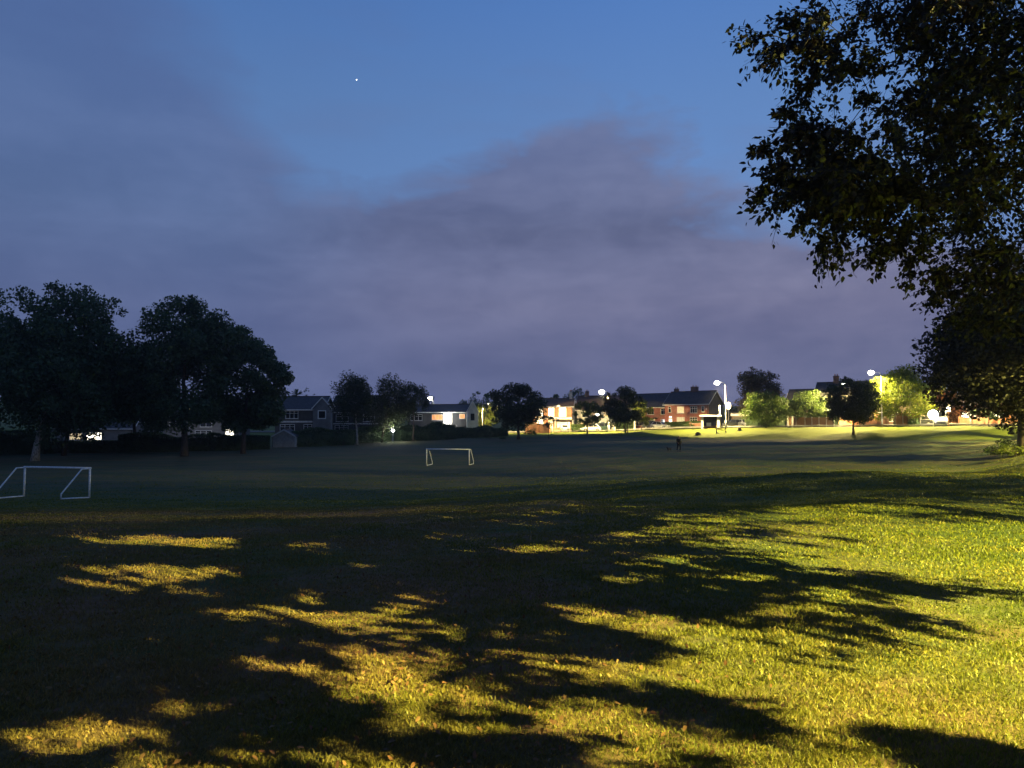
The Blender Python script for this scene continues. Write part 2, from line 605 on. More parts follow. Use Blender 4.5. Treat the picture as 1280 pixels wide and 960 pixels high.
def ground_material():
    m = bpy.data.materials.new('turf')
    m.use_nodes = True
    t = m.node_tree
    b = t.nodes['Principled BSDF']
    b.inputs['Roughness'].default_value = .95
    b.inputs['Specular IOR Level'].default_value = .15
    g = N(t, 'ShaderNodeNewGeometry')
    P = g.outputs['Position']

    def noise(sc, det=4, rough=.6, st=(1, 1, 1), off=(0, 0, 0)):
        mp_ = N(t, 'ShaderNodeMapping')
        mp_.inputs['Scale'].default_value = st
        mp_.inputs['Location'].default_value = off
        wire(t, P, mp_.inputs[0])
        n_ = N(t, 'ShaderNodeTexNoise')
        n_.inputs['Scale'].default_value = sc
        n_.inputs['Detail'].default_value = det
        n_.inputs['Roughness'].default_value = rough
        wire(t, mp_.outputs[0], n_.inputs['Vector'])
        return n_.outputs[0]
    fine = noise(22, 6, .75)
    mid = noise(.55, 5, .6)
    big = noise(.06, 4, .5, (1, 2, 1))
    sp = N(t, 'ShaderNodeSeparateXYZ')
    wire(t, P, sp.inputs[0])
    c = mixc(t, ramp(t, fine, [(.35, (0,) * 3), (.7, (1,) * 3)]), (.038, .055, .012), (.115, .15, .026))
    c = mixc(t, ramp(t, mid, [(.4, (0,) * 3), (.62, (.6,) * 3)]), c, (.10, .105, .026))
    c = mixc(t, ramp(t, big, [(.42, (0,) * 3), (.6, (.7,) * 3)]), c, (.06, .115, .045))
    # brown tone of the tree shade painted into the turf, over some leaf litter
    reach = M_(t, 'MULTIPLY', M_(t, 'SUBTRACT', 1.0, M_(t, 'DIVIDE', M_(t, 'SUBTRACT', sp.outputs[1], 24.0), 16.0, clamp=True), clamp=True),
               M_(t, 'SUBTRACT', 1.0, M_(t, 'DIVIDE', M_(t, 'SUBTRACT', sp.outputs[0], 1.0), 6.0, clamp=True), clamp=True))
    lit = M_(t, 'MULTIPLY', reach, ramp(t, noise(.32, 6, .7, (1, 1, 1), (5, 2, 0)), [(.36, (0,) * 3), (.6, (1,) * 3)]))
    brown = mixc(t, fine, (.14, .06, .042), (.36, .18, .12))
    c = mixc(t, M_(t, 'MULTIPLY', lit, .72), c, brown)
    # far field: mown, slightly bluish green
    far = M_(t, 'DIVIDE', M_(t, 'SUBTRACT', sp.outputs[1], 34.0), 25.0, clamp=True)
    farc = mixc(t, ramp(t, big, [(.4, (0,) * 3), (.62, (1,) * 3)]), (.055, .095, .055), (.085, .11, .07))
    farc = mixc(t, ramp(t, noise(.35, 5, .7, (.35, 1.6, 1)), [(.42, (0,) * 3), (.6, (.8,) * 3)]), farc, (.17, .12, .075))  # worn grass streaks, contrast raised to stand in for light and shade bands
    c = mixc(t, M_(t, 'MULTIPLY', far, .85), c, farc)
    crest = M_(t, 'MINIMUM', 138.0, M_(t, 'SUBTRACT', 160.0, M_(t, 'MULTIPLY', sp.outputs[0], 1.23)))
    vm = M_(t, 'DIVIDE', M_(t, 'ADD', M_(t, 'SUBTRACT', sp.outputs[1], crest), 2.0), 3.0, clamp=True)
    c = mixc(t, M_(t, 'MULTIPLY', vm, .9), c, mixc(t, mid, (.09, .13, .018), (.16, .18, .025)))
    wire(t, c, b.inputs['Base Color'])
    bn = N(t, 'ShaderNodeBump')
    bn.inputs['Strength'].default_value = .9
    bn.inputs['Distance'].default_value = .05
    wire(t, M_(t, 'ADD', M_(t, 'MULTIPLY', noise(30, 5, .8), .5), noise(5, 5, .7)), bn.inputs['Height'])
    wire(t, bn.outputs[0], b.inputs['Normal'])
    return m


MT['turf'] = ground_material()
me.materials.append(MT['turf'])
ground = bpy.data.objects.new('ground', me)
COL.objects.link(ground)
tag(ground, kind='structure')


def strip(name, path, width, z_off, m, thick=None):
    """a ribbon along path following the terrain"""
    P = [Vector((a, b, 0)) for a, b in path]
    # resample
    pts_ = []
    for i in range(len(P) - 1):
        n = max(2, int((P[i + 1] - P[i]).length / 2.0))
        for k in range(n):
            pts_.append(P[i].lerp(P[i + 1], k / n))
    pts_.append(P[-1])
    vs, fs = [], []
    for i, p in enumerate(pts_):
        d = (pts_[min(i + 2, len(pts_) - 1)] - pts_[max(i - 2, 0)]).normalized()
        nrm = Vector((-d.y, d.x, 0))
        for k in range(5):
            q = p + nrm * width * (k / 4 - .5)
            vs.append((q.x, q.y, max(tz(q.x, q.y), tz(p.x, p.y) - .02) + z_off))
    for i in range(len(pts_) - 1):
        for k in range(4):
            a = i * 5 + k
            fs.append((a, a + 1, a + 6, a + 5))
    mb = MB()
    mb.add(vs, fs)
    o = mb.build(name, m)
    if thick:
        md = o.modifiers.new('thickness', 'SOLIDIFY')
        md.thickness = thick
        md.offset = -1
    tag(o, kind='structure')
    return o


LAMP_DIR = Vector((-.578, .816, 0))
ROADC = [(104, 54), (80, 84), (61, 112), (45, 136), (30, 155), (14, 164), (-10, 170), (-60, 178), (-120, 184)]


def offset(path, d):
    out = []
    for i, (a, b) in enumerate(path):
        p0 = Vector(path[max(i - 1, 0)])
        p1 = Vector(path[min(i + 1, len(path) - 1)])
        t = (p1 - p0).normalized()
        out.append((a + t.y * -d * -1, b - t.x * d))
    return out


strip('road', ROADC, 6.2, .06, MT['asphalt'])
strip('pavement', offset(ROADC, 4.3), 2.0, .16, MT['paving'], .14)
strip('far_pavement', offset(ROADC, -4.3), 2.0, .16, MT['paving'], .14)
strip('kerb', offset(ROADC, 3.2), .18, .19, MT['concrete'], .16)
strip('far_kerb', offset(ROADC, -3.2), .18, .19, MT['concrete'], .16)

# ------------------------------------------------------------------ drawn shade pattern; beech leaves that would shade its lit parts are left out
LIT_POLYS = [
    [(1290, 650), (1200, 640), (1100, 648), (925, 655), (905, 672), (960, 700), (1090, 706), (1190, 720), (1185, 734), (1060, 728), (1015, 745), (1140, 776),
     (1138, 792), (1012, 776), (1055, 800), (945, 812), (850, 800), (765, 768), (690, 752), (600, 736), (598, 758), (735, 788), (738, 802), (640, 806),
     (575, 798), (500, 768), (478, 780), (540, 810), (592, 848), (520, 872), (462, 868), (450, 884), (528, 906), (560, 888), (650, 884), (705, 900),
     (770, 932), (825, 968), (1290, 990)],
    [(232, 738), (300, 745), (430, 758), (420, 775), (330, 776), (240, 768), (228, 755)],
    [(340, 780), (400, 800), (408, 815), (350, 824), (325, 815)],
    [(235, 925), (290, 905), (300, 930), (290, 970), (215, 970)],
    [(430, 860), (470, 870), (470, 885), (440, 885)],
]
DARK_POLYS = [
    [(905, 878), (985, 884), (1010, 895), (1060, 898), (1130, 925), (1290, 968), (1290, 985), (1140, 960), (1030, 925), (960, 905)],
    [(620, 835), (715, 838), (790, 862), (812, 878), (790, 897), (740, 880), (655, 868), (622, 850)],
    [(545, 770), (640, 765), (740, 790), (730, 803), (610, 805)],
]
LIT_BLOBS = [(70, 866, 24, 9), (52, 882, 20, 8), (28, 888, 22, 8), (85, 935, 30, 9), (160, 852, 20, 5), (230, 935, 30, 9), (430, 742, 18, 9), (290, 895, 22, 8),
             (380, 876, 22, 7), (360, 832, 34, 8), (300, 832, 22, 6), (430, 835, 40, 6), (470, 850, 30, 5), (210, 672, 24, 5), (80, 700, 40, 4), (60, 718, 34, 5),
             (180, 706, 44, 5), (155, 722, 14, 5), (110, 668, 40, 4), (310, 676, 20, 4), (375, 698, 22, 5), (600, 678, 26, 4), (400, 720, 18, 3), (480, 775, 25, 6),
             (625, 925, 44, 14), (560, 950, 26, 10), (390, 945, 24, 12), (345, 912, 18, 7), (520, 705, 15, 3), (755, 706, 16, 3), (780, 722, 18, 4),
             (905, 747, 30, 6), (800, 770, 26, 5), (830, 790, 22, 4), (670, 900, 26, 6), (690, 715, 30, 3), (760, 690, 30, 3), (800, 655, 40, 3), (200, 735, 22, 3),
             (250, 815, 16, 4), (120, 830, 12, 4), (20, 930, 18, 8), (130, 965, 30, 8), (320, 735, 26, 3), (480, 728, 20, 3), (560, 735, 20, 4)]


def in_poly(px, py, poly):
    r = np.zeros(px.shape, bool)
    n = len(poly)
    for i in range(n):
        x0, y0 = poly[i]
        x1, y1 = poly[(i + 1) % n]
        c = (y0 > py) != (y1 > py)
        with np.errstate(divide='ignore', invalid='ignore'):
            xi = (x1 - x0) * (py - y0) / (y1 - y0 + 1e-9) + x0
        r ^= c & (px < xi)
    return r


def to_px(P):
    """world points to photograph pixels"""
    c, s_ = math.cos(PITCH), math.sin(PITCH)
    x, y, z = P[:, 0], P[:, 1], P[:, 2] - 1.6
    fwd = y * c + z * s_
    up = -y * s_ + z * c
    fwd = np.maximum(fwd, .05)
    return 640 + F * x / fwd, 480 - F * up / fwd, y * c + z * s_


def shade_hit(P):
    """where the near lamp throws the shadow of points P"""
    L = np.array(NEAR_LAMP)
    d = P - L
    k = (L[2] - 0) / np.maximum(L[2] - P[:, 2], .15)
    for _ in range(4):
        G = L + d * k[:, None]
        zt = terr(G[:, 0], G[:, 1])
        k = (L[2] - zt) / np.maximum(L[2] - P[:, 2], .15)
    return L + d * k[:, None]


def keep_shade(P, rs, holes=True):
    """True for leaves that may stay: none whose shadow falls on the drawn lit patches"""
    G = shade_hit(P)
    G = G + np.stack([.16 * vnoise(G[:, 0], G[:, 1], 7.0, 51) + rs.normal(size=len(G)) * .05, .22 * vnoise(G[:, 0], G[:, 1], 6.0, 52) + rs.normal(size=len(G)) * .05, G[:, 2] * 0], -1)
    px, py, f = to_px(G)
    lit = np.zeros(len(P), bool)
    for q in LIT_POLYS:
        lit |= in_poly(px, py, q)
    for (cx, cy, rx, ry) in LIT_BLOBS:
        lit |= ((px - cx) / rx) ** 2 + ((py - cy) / ry) ** 2 < np.where(cy > 800, 4.2, 2.8)
    gx_, gy_ = G[:, 0], G[:, 1]
    hole = vnoise(gx_, gy_, 4.2, 31) + .7 * vnoise(gx_, gy_, 8.5, 32) + .45 * vnoise(gx_, gy_, 15.0, 34) + .3 * vnoise(gx_, gy_, 1.0, 33)
    if holes:
        lit |= (hole > .50) & (px < 760) & (py > 655)
        lit |= (hole > .80) & (px >= 760)
        streak = vnoise(gx_ * .25, gy_ * 1.1, .8, 41) + .6 * vnoise(gx_ * .4, gy_ * 1.5, 1.7, 42)
        lit |= (streak > -.06) & (px > 860 - (py - 560) * .3) & (py <= 655) & (f > .3)
    for q in DARK_POLYS:
        lit &= ~in_poly(px, py, q)
    # beyond the right and bottom borders of the lit lawn it stays open too
    lit |= (f > .3) & (px > 1285) & (py > 655) & (px < 2600)
    infr = (f > .3) & (G[:, 2] < 3)
    return ~(lit & infr)


# ------------------------------------------------------------------ trees
def leaves(C, rs, size, nrm_bias=None, hexa=False, droop=0.0):
    n = len(C)
    a = rs.normal(size=(n, 3))
    a[:, 2] -= droop
    a /= np.linalg.norm(a, axis=1)[:, None]
    m = rs.normal(size=(n, 3)) + (nrm_bias if nrm_bias is not None else np.array([0, 0, .7]))
    b = np.cross(m, a)
    b /= (np.linalg.norm(b, axis=1)[:, None] + 1e-9)
    nn = np.cross(a, b)
    s = size * rs.uniform(.65, 1.3, n)[:, None]
    if hexa:
        vs = [C - a * s * .5, C - a * s * .2 + b * s * .26 + nn * s * .06, C + a * s * .2 + b * s * .22 + nn * s * .05,
              C + a * s * .55 - nn * s * .05, C + a * s * .2 - b * s * .22 + nn * s * .05, C - a * s * .2 - b * s * .26 + nn * s * .06]
        return np.stack(vs, 1).reshape(-1, 3), 6
    vs = [C - a * s * .5, C + b * s * .34 + nn * s * .1, C + a * s * .5, C - b * s * .34 + nn * s * .1]
    return np.stack(vs, 1).reshape(-1, 3), 4


def tree(name, label, x, y, ells, trunk_r, nleaf, lsize, m, seed=0, group=None, cat='tree', bark='bark', nclump=None, trunk_h=None, lean=0.0,
         stems=1, flat=.75, spread=1.0, droop=0.0, crs=.2, shell=.5, tree_h0=None):
    """ells: crown lobes (dx, dy, z above the base, rx, ry, rz)"""
    rs = np.random.RandomState(seed)
    z0 = tz(x, y)
    root = empty(name, (x, y, z0 - .05))
    tag(root, label, cat, group)
    E = np.array(ells, float)
    vol = (E[:, 3] * E[:, 4] * E[:, 5]) ** .75
    if nclump is None:
        nclump = 70
    pick = rs.choice(len(E), nclump, p=vol / vol.sum())
    d = rs.normal(size=(nclump, 3))
    d /= np.linalg.norm(d, axis=1)[:, None]
    rad = shell + (1 - shell) * rs.uniform(0, 1, nclump) ** .5
    C = E[pick, :3] + d * rad[:, None] * E[pick, 3:]
    C[:, 2] = np.maximum(C[:, 2], .5)
    cr = (E[pick, 3:].mean(1)) * crs * rs.uniform(.65, 1.4, nclump)
    # leaves
    per = rs.multinomial(nleaf, cr ** 2 / (cr ** 2).sum())
    idx = np.repeat(np.arange(nclump), per)
    u = rs.normal(size=(len(idx), 3))
    u /= np.linalg.norm(u, axis=1)[:, None]
    rr = rs.uniform(0, 1, len(idx)) ** .42
    P = C[idx] + u * (rr * cr[idx] * 1.35)[:, None] * np.array([1, 1, flat])
    if droop:
        P[:, 2] -= droop * rs.uniform(0, 1, len(P)) ** 2 * 1.2
    P[:, 2] = np.maximum(P[:, 2], .25)
    V_, k = leaves(P, rs, lsize, u * 1.2 + np.array([0, 0, .5]), droop=droop)
    crown = np_mesh('crown', V_, k, m, root)
    # wood: trunk then limbs joined from the nearest wood outwards
    mb = MB()
    cen = (E[:, :3] * vol[:, None]).sum(0) / vol.sum()
    h = cen[2] if trunk_h is None else trunk_h
    nodes = []
    for s_ in range(stems):
        ang = s_ * 2 * math.pi / max(stems, 1) + seed
        ox, oy = (0, 0) if stems == 1 else (trunk_r * 2.2 * math.cos(ang), trunk_r * 2.2 * math.sin(ang))
        pts_, rds = [], []
        for i in range(7):
            t = i / 6
            pts_.append(Vector((ox * (1 + 2 * t) + lean * t + cen[0] * t ** 1.5 + rs.normal() * .05 * h * t * .3, oy * (1 + 2 * t) + cen[1] * t ** 1.5 + rs.normal() * .04 * h * t * .3, h * t)))
            rds.append(trunk_r * (1.35 if i == 0 else 1) * (1 - .62 * t))
        mb.tube(pts_, rds, 8)
        for p_, r_ in list(zip(pts_, rds))[2:]:
            nodes.append((p_, r_))
    order = np.argsort(np.linalg.norm(C - cen, axis=1))
    lim = order[:min(nclump, 46)] if nclump > 46 else order
    lim = rs.permutation(order)[:min(46, nclump)]
    lim = lim[np.argsort(np.linalg.norm(C[lim] - cen, axis=1))]
    for j in lim:
        c = Vector(C[j])
        best = min(nodes, key=lambda q: (q[0] - c).length + (1.2 if q[0].z > c.z else 0))
        p0, r0 = best
        r1 = max(.015, r0 * .5)
        mid1 = p0.lerp(c, .4) + Vector((rs.normal() * .06, rs.normal() * .06, .10)) * (c - p0).length
        mid2 = p0.lerp(c, .75) + Vector((rs.normal() * .04, rs.normal() * .04, .05)) * (c - p0).length
        mb.tube([p0, mid1, mid2, c], [r1, r1 * .75, r1 * .5, r1 * .25], 5, caps=False)
        nodes.append((mid1, r1 * .75))
        nodes.append((mid2, r1 * .5))
    mb.build('trunk', MT[bark], root, smooth=True)
    return root


def round_crown(w, h0, h1, n=6, seed=0, depth=None, top=.0):
    """lobes filling a crown of width w between heights h0 and h1"""
    rs = np.random.RandomState(seed + 77)
    d = depth or w
    H = h1 - h0
    cz = (h0 + h1) / 2
    e = [(0, 0, cz, w * .45, d * .45, H * .46)]
    for i in range(n):
        a = 2 * math.pi * i / n + rs.uniform(-.4, .4)
        zz = rs.uniform(-.28, .30)
        rr = math.sqrt(max(.05, 1 - (zz / .55) ** 2)) * .32
        s = rs.uniform(.19, .27)
        e.append((math.cos(a) * w * rr, math.sin(a) * d * rr, cz + zz * H, w * s, d * s, H * s * .9))
    e.append((w * rs.uniform(-.1, .1), 0, h1 - H * .17, w * .2, d * .2, H * .17))
    return e


# ------------------------------------------------------------------ street lamps (the lit lamps of the photograph)
def street_lamp(x, y, label, h=8.0, arm=(-1, 0), power=FAR_POWER, lens='lamp_lens', lens_r=.34, group='street lamps along the edge of the park', col=(1, .76, .30), rad=.16, arm_l=1.1, lit=True, spot=141, blend=.06, road=(.816, .578), tilt=21):
    z = tz(x, y)
    root = empty('street_lamp', (x, y, z - .05))
    tag(root, label, 'street lamp', group)
    a = Vector((arm[0], arm[1], 0)).normalized()
    m = MB()
    m.tube([(0, 0, 0), (0, 0, 1.4)], [.13, .125], 12)
    m.tube([(0, 0, 1.4), (0, 0, 1.5), (0, 0, h - .35)], [.125, .09, .06], 12)
    m.build('pole', MT['galv'], root, True)
    MB().box(-.06, .06, -.135, -.118, .45, 1.05).build('access_door', MT['galv'], root)
    m = MB()
    m.tube([(0, 0, h - .4), tuple(a * .12 + Vector((0, 0, h - .08))), tuple(a * .45 + Vector((0, 0, h + .08))), tuple(a * arm_l + Vector((0, 0, h + .12)))], [.05, .045, .04, .04], 8)
    m.build('arm', MT['galv'], root, True)
    hc = a * (arm_l + .35) + Vector((0, 0, h + .12))
    b = Vector((-a.y, a.x, 0))
    m = MB()
    vs = []
    for (t, w, z0, z1) in ((-.42, .07, -.05, .06), (-.2, .17, -.08, .10), (.25, .19, -.08, .09), (.42, .10, -.06, .03)):
        for (sw, zz) in ((-w, z0), (w, z0), (w * .8, z1), (-w * .8, z1)):
            vs.append(hc + a * t + b * sw + Vector((0, 0, zz)))
    fs = [(3, 2, 1, 0), (12, 13, 14, 15)]
    for i in range(3):
        for k in range(4):
            k2 = (k + 1) % 4
            fs.append((i * 4 + k, i * 4 + k2, i * 4 + 4 + k2, i * 4 + 4 + k))
    m.add(vs, fs)
    head = m.build('lamp_head', MT['galv'], root)
    if lit:
        m = MB()
        m.ball((hc.x, hc.y, hc.z - .12), lens_r, lens_r, lens_r * .8, 14, 8)
        m.build('lens', MT[lens], head, True)
        ld = bpy.data.lights.new('bulb', 'SPOT')
        ld.energy = power
        ld.color = col
        ld.shadow_soft_size = rad
        ld.spot_size = R(spot)
        ld.spot_blend = blend
        lo = bpy.data.objects.new('bulb', ld)
        COL.objects.link(lo)
        lo.parent = root
        lo.location = (hc.x, hc.y, hc.z - .12 - lens_r - .05)
        if tilt:                                   # road optics: most light goes to the road side
            rd_ = Vector((road[0], road[1], 0)).normalized()
            aim = Vector((0, 0, -math.cos(R(tilt)))) + rd_ * math.sin(R(tilt))
            lo.rotation_mode = 'QUATERNION'
            lo.rotation_quaternion = aim.to_track_quat('-Z', 'Y')
    else:
        MB().ball((hc.x, hc.y, hc.z - .1), .16, .16, .07, 10, 5).build('lens', MT['white_dull'], head, True)
    return root


WARM = (1, .84, .20)
street_lamp(14.0 + 1.0, -4.0, 'tall street lamp behind the camera that throws yellow light over the near lawn', h=NEAR_LAMP.z + .5 - tz(15, -4), arm=(-1, 0), power=NEAR_POWER,
            lens_r=.16, rad=.035, arm_l=.65, col=WARM, spot=172, blend=.03, tilt=0)
street_lamp(47, 41, 'street lamp out to the right of the black crowned tree', h=8, arm=(-1, -.2), power=75000, col=WARM, spot=172, tilt=0)
street_lamp(62, 80, 'street lamp beyond the black crowned tree at the right edge', h=8, arm=(-1, -.2), power=50000, col=WARM, spot=170, tilt=0)
street_lamp(at(1102, 112.5), 112.5, 'street lamp with a white speckled pole beside the bright yellow green tree', arm=(-1, 0), power=22000, lens_r=.40)
street_lamp(at(907, 133), 133, 'street lamp with a glaring white pole right of the bus shelter', arm=(-1, 0), power=42000, lens_r=.46)
street_lamp(at(760, 150), 150, 'street lamp left of the dark twin stemmed tree with the house roof behind it', h=7.9, arm=(-1, -.1), power=34000, lens_r=.52, arm_l=.9, road=(.2, 1))
street_lamp(at(541, 178), 178, 'small far street lamp shining above the low dark roof on the left', h=8, arm=(-1, -.3), power=16000, lens_r=.52, arm_l=.3, road=(.2, 1))
street_lamp(at(603, 158), 158, 'pale curved street lamp in front of the small yellow tree', h=6.3, arm=(1, -.1), power=12000, lens='lamp_soft', lens_r=.12, arm_l=.9, road=(.2, 1))
street_lamp(at(1213, 106), 106, 'street lamp half hidden behind the foliage of the dark right tree', h=7.5, arm=(-1, 0), power=30000, lens_r=.3)
street_lamp(at(1066, 128), 128, 'street lamp whose white pole shows behind the dark round tree', h=7.2, arm=(-1, 0), power=60000, lens_r=.24, road=(-.6, 1), spot=156, tilt=8)
street_lamp(at(690, 160), 160, 'street lamp beside the drive of the bright white house', h=5.6, arm=(1, .3), power=14000, lens='lamp_soft', lens_r=.14, road=(.2, 1))

# ------------------------------------------------------------------ the lit planet
m_ = MB()
m_.ball((0, 0, 0), 1.0, 1.0, 1.0, 10, 6)
dv = Vector((at(441, 1), 1, 0))
elv = (HZ - 90) / F
st = m_.build('bright_star', emis('star_light', (1, 1, .95), 6), None, True, loc=(at(441, 1550), 1550, 1.6 + 1550 * elv * 1.0))
tag(st, 'single bright white star in the clear blue part of the sky', 'star')
tag(S.objects['bright_star'], kind='structure')


# ------------------------------------------------------------------ goals
def goal(x, y, th, back, depth, label):
    """x, y middle of the goal line; th rotates it; back = +1 frame away from the camera, -1 towards it"""
    w, h = 4.88, 1.83
    root = empty('football_goal', (x, y, tz(x, y)), th)
    tag(root, label, 'football goal', 'portable football goals on the field')

    def zl(lx, ly):
        wx = x + lx * math.cos(th) - ly * math.sin(th)
        wy = y + lx * math.sin(th) + ly * math.cos(th)
        return tz(wx, wy) - tz(x, y) + .02
    r = .06
    for s_ in (-1, 1):
        xx = s_ * w / 2
        MB().tube([(xx, 0, zl(xx, 0)), (xx, 0, h)], r, 10).build('post', MT['goal'], root, True)
        MB().tube([(xx, 0, h - .03), (xx * .995, back * .6, h - .03), (xx * .985, back * depth, .3 + zl(xx, back * depth)), (xx * .985, back * depth, zl(xx, back * depth))],
                  .042, 8).build('back_stay', MT['goal'], root, True)
        MB().tube([(xx, 0, zl(xx, 0) + .03), (xx * .985, back * depth, zl(xx, back * depth) + .03)], .042, 8).build('ground_bar', MT['goal'], root, True)
    MB().tube([(-w / 2 - r, 0, h), (w / 2 + r, 0, h)], r, 10).build('crossbar', MT['goal'], root, True)
    return root


goal(-27.65, 46.4, R(-15), -1, 2.0, 'nearer white football goal at the left edge, seen from behind')
goal(at(560, 83), 83, R(-14), 1, 1.7, 'farther white football goal standing in the middle of the field')


# ------------------------------------------------------------------ houses
class House:
    def __init__(s, label, x, y, rz, w, d, eave, ridge, wallm, roofm, z=None, group='houses beyond the park', cat='house', gable='x', over=.35, barge=True):
        """front wall on local y=0 facing -y, from x=0 to w; ridge along x"""
        s.w, s.d, s.e, s.r = w, d, eave, ridge
        s.z = (z if z is not None else tz(x, y)) - .05
        s.root = empty('house', (x, y, s.z), rz)
        tag(s.root, label, cat, group)
        s.op = []
        s.wm, s.rm, s.over, s.barge = wallm, roofm, over, barge

    def window(s, x0, x1, z0, z1, pane='glass_dark', n=2, fm='white', transom=True, name='window', bar=.07):
        s.op.append((x0, x1, z0, z1))
        m = MB()
        y0, y1 = -.03, .09
        m.box(x0, x0 + bar, y0, y1, z0, z1)
        m.box(x1 - bar, x1, y0, y1, z0, z1)
        m.box(x0 + bar, x1 - bar, y0, y1, z0, z0 + bar)
        m.box(x0 + bar, x1 - bar, y0, y1, z1 - bar, z1)
        for i in range(1, n):
            xm = x0 + (x1 - x0) * i / n
            m.box(xm - bar * .4, xm + bar * .4, y0 + .01, y1 - .01, z0 + bar, z1 - bar)
        if transom:
            zt = z0 + (z1 - z0) * .68
            for i in range(n):
                xa = x0 + (x1 - x0) * i / n + bar
                xb = x0 + (x1 - x0) * (i + 1) / n - bar
                m.box(xa, xb, y0 + .015, y1 - .015, zt - .025, zt + .025)
        f = m.build(name, MT[fm], s.root)
        for i in range(n):
            xa = x0 + (x1 - x0) * i / n + .02
            xb = x0 + (x1 - x0) * (i + 1) / n - .02
            MB().box(xa, xb, .03, .045, z0 + .03, z1 - .03).build('pane', MT[pane], f)
        MB().box(x0 - .08, x1 + .08, -.11, -.034, z0 - .09, z0 - .01).build('sill', MT['concrete'], f)
        return f

    def door(s, x0, x1, z1, m='door_white', glass='glass_dark', z0=.1):
        s.op.append((x0, x1, z0, z1))
        d_ = MB().box(x0 + .06, x1 - .06, .04, .09, z0, z1 - .06).build('door', MT[m], s.root)
        MB().box(x0, x0 + .06, -.02, .1, z0, z1).box(x1 - .06, x1, -.02, .1, z0, z1).box(x0 + .06, x1 - .06, -.02, .1, z1 - .06, z1).build('door_frame', MT['white'], s.root)
        w_ = x1 - x0
        MB().box(x0 + w_ * .25, x1 - w_ * .25, .03, .039, z0 + 1.1, z1 - .3).build('glass', MT[glass], d_)
        MB().box(x0 + .12, x0 + .18, -.02, .039, z0 + .95, z0 + 1.05).build('handle', MT['dark_metal'], d_)

    def garage(s, x0, x1, z1, m='white'):
        s.op.append((x0, x1, .1, z1))
        g = MB()
        n = 5
        for i in range(n):
            za = .1 + (z1 - .1) * i / n
            zb = .1 + (z1 - .1) * (i + 1) / n
            g.box(x0 + .03, x1 - .03, .05, .09 + .01 * (i % 2), za + .01, zb - .01)
        g.build('garage_door', MT[m], s.root)

    def finish(s):
        w, d, e, r = s.w, s.d, s.e, s.r
        m = MB()
        xs = sorted(set([0, w] + [o[0] for o in s.op] + [o[1] for o in s.op]))
        zs = sorted(set([0, e] + [o[2] for o in s.op] + [o[3] for o in s.op]))
        for i in range(len(xs) - 1):
            for j in range(len(zs) - 1):
                cx, cz = (xs[i] + xs[i + 1]) / 2, (zs[j] + zs[j + 1]) / 2
                if any(o[0] < cx < o[1] and o[2] < cz < o[3] for o in s.op):
                    continue
                m.box(xs[i], xs[i + 1], 0, .22, zs[j], zs[j + 1])
        m.build('front_wall', s.wm[0], s.root)
        m = MB()
        g = [(.22, 0), (d, 0), (d, e), (d / 2, r - .06), (.22, e)]
        m.prism(g, 0.001, .22)
        m.prism(g, w - .22, w - .001)
        m.box(.22, w - .22, d - .22, d, 0, e)
        m.build('side_wall', s.wm[1 if len(s.wm) > 1 else 0], s.root)
        o, t = s.over, .14
        roof = MB()
        sl = (r - e) / (d / 2)
        roof.prism([(-o, e - o * sl), (d / 2, r), (d / 2, r + t), (-o, e - o * sl + t)], -o, w + o)
        roof.prism([(d / 2, r), (d + o, e - o * sl), (d + o, e - o * sl + t), (d / 2, r + t)], -o, w + o)
        rf = roof.build('roof', s.rm, s.root)
        MB().box(-o, w + o, d / 2 - .12, d / 2 + .12, r + t - .03, r + t + .07).build('ridge_tile', s.rm, rf)
        MB().box(-o + .02, w + o - .02, -o - .09, -o - .005, e - o * sl - .03, e - o * sl + .12).build('gutter', MT['white'], s.root)
        if s.barge:
            for xx in (-o - .05, w + o + .005):
                MB().prism([(-o, e - o * sl - .10), (d / 2, r - .10), (d + o, e - o * sl - .10), (d + o, e - o * sl + .12), (d / 2, r + .12), (-o, e - o * sl + .12)], xx, xx + .045).build('bargeboard', MT['white'], s.root)
        MB().tube([(w - .12, -.08, .1), (w - .12, -.08, e - .15)], .04, 6).build('downpipe', MT['dark_metal'], s.root)
        s.rf = rf
        return s

    def chimney(s, cx, hh=1.1, wd=.9, m='brick_dark', cy=None):
        cy = s.d / 2 if cy is None else cy
        z0 = s.r - .5
        c = MB().box(cx - wd / 2, cx + wd / 2, cy - .35, cy + .35, z0, s.r + hh).box(cx - wd / 2 - .06, cx + wd / 2 + .06, cy - .41, cy + .41, s.r + hh, s.r + hh + .12).build('chimney', MT[m], s.rf)
        for k in (-.22, .22):
            MB().tube([(cx + k * wd, cy, s.r + hh + .12), (cx + k * wd, cy, s.r + hh + .5)], [.12, .10], 8).build('chimney_pot', MT['brick_orange'], s.rf)


def zabs(py, Yd):
    return 1.6 + (HZ - py) / F * Yd


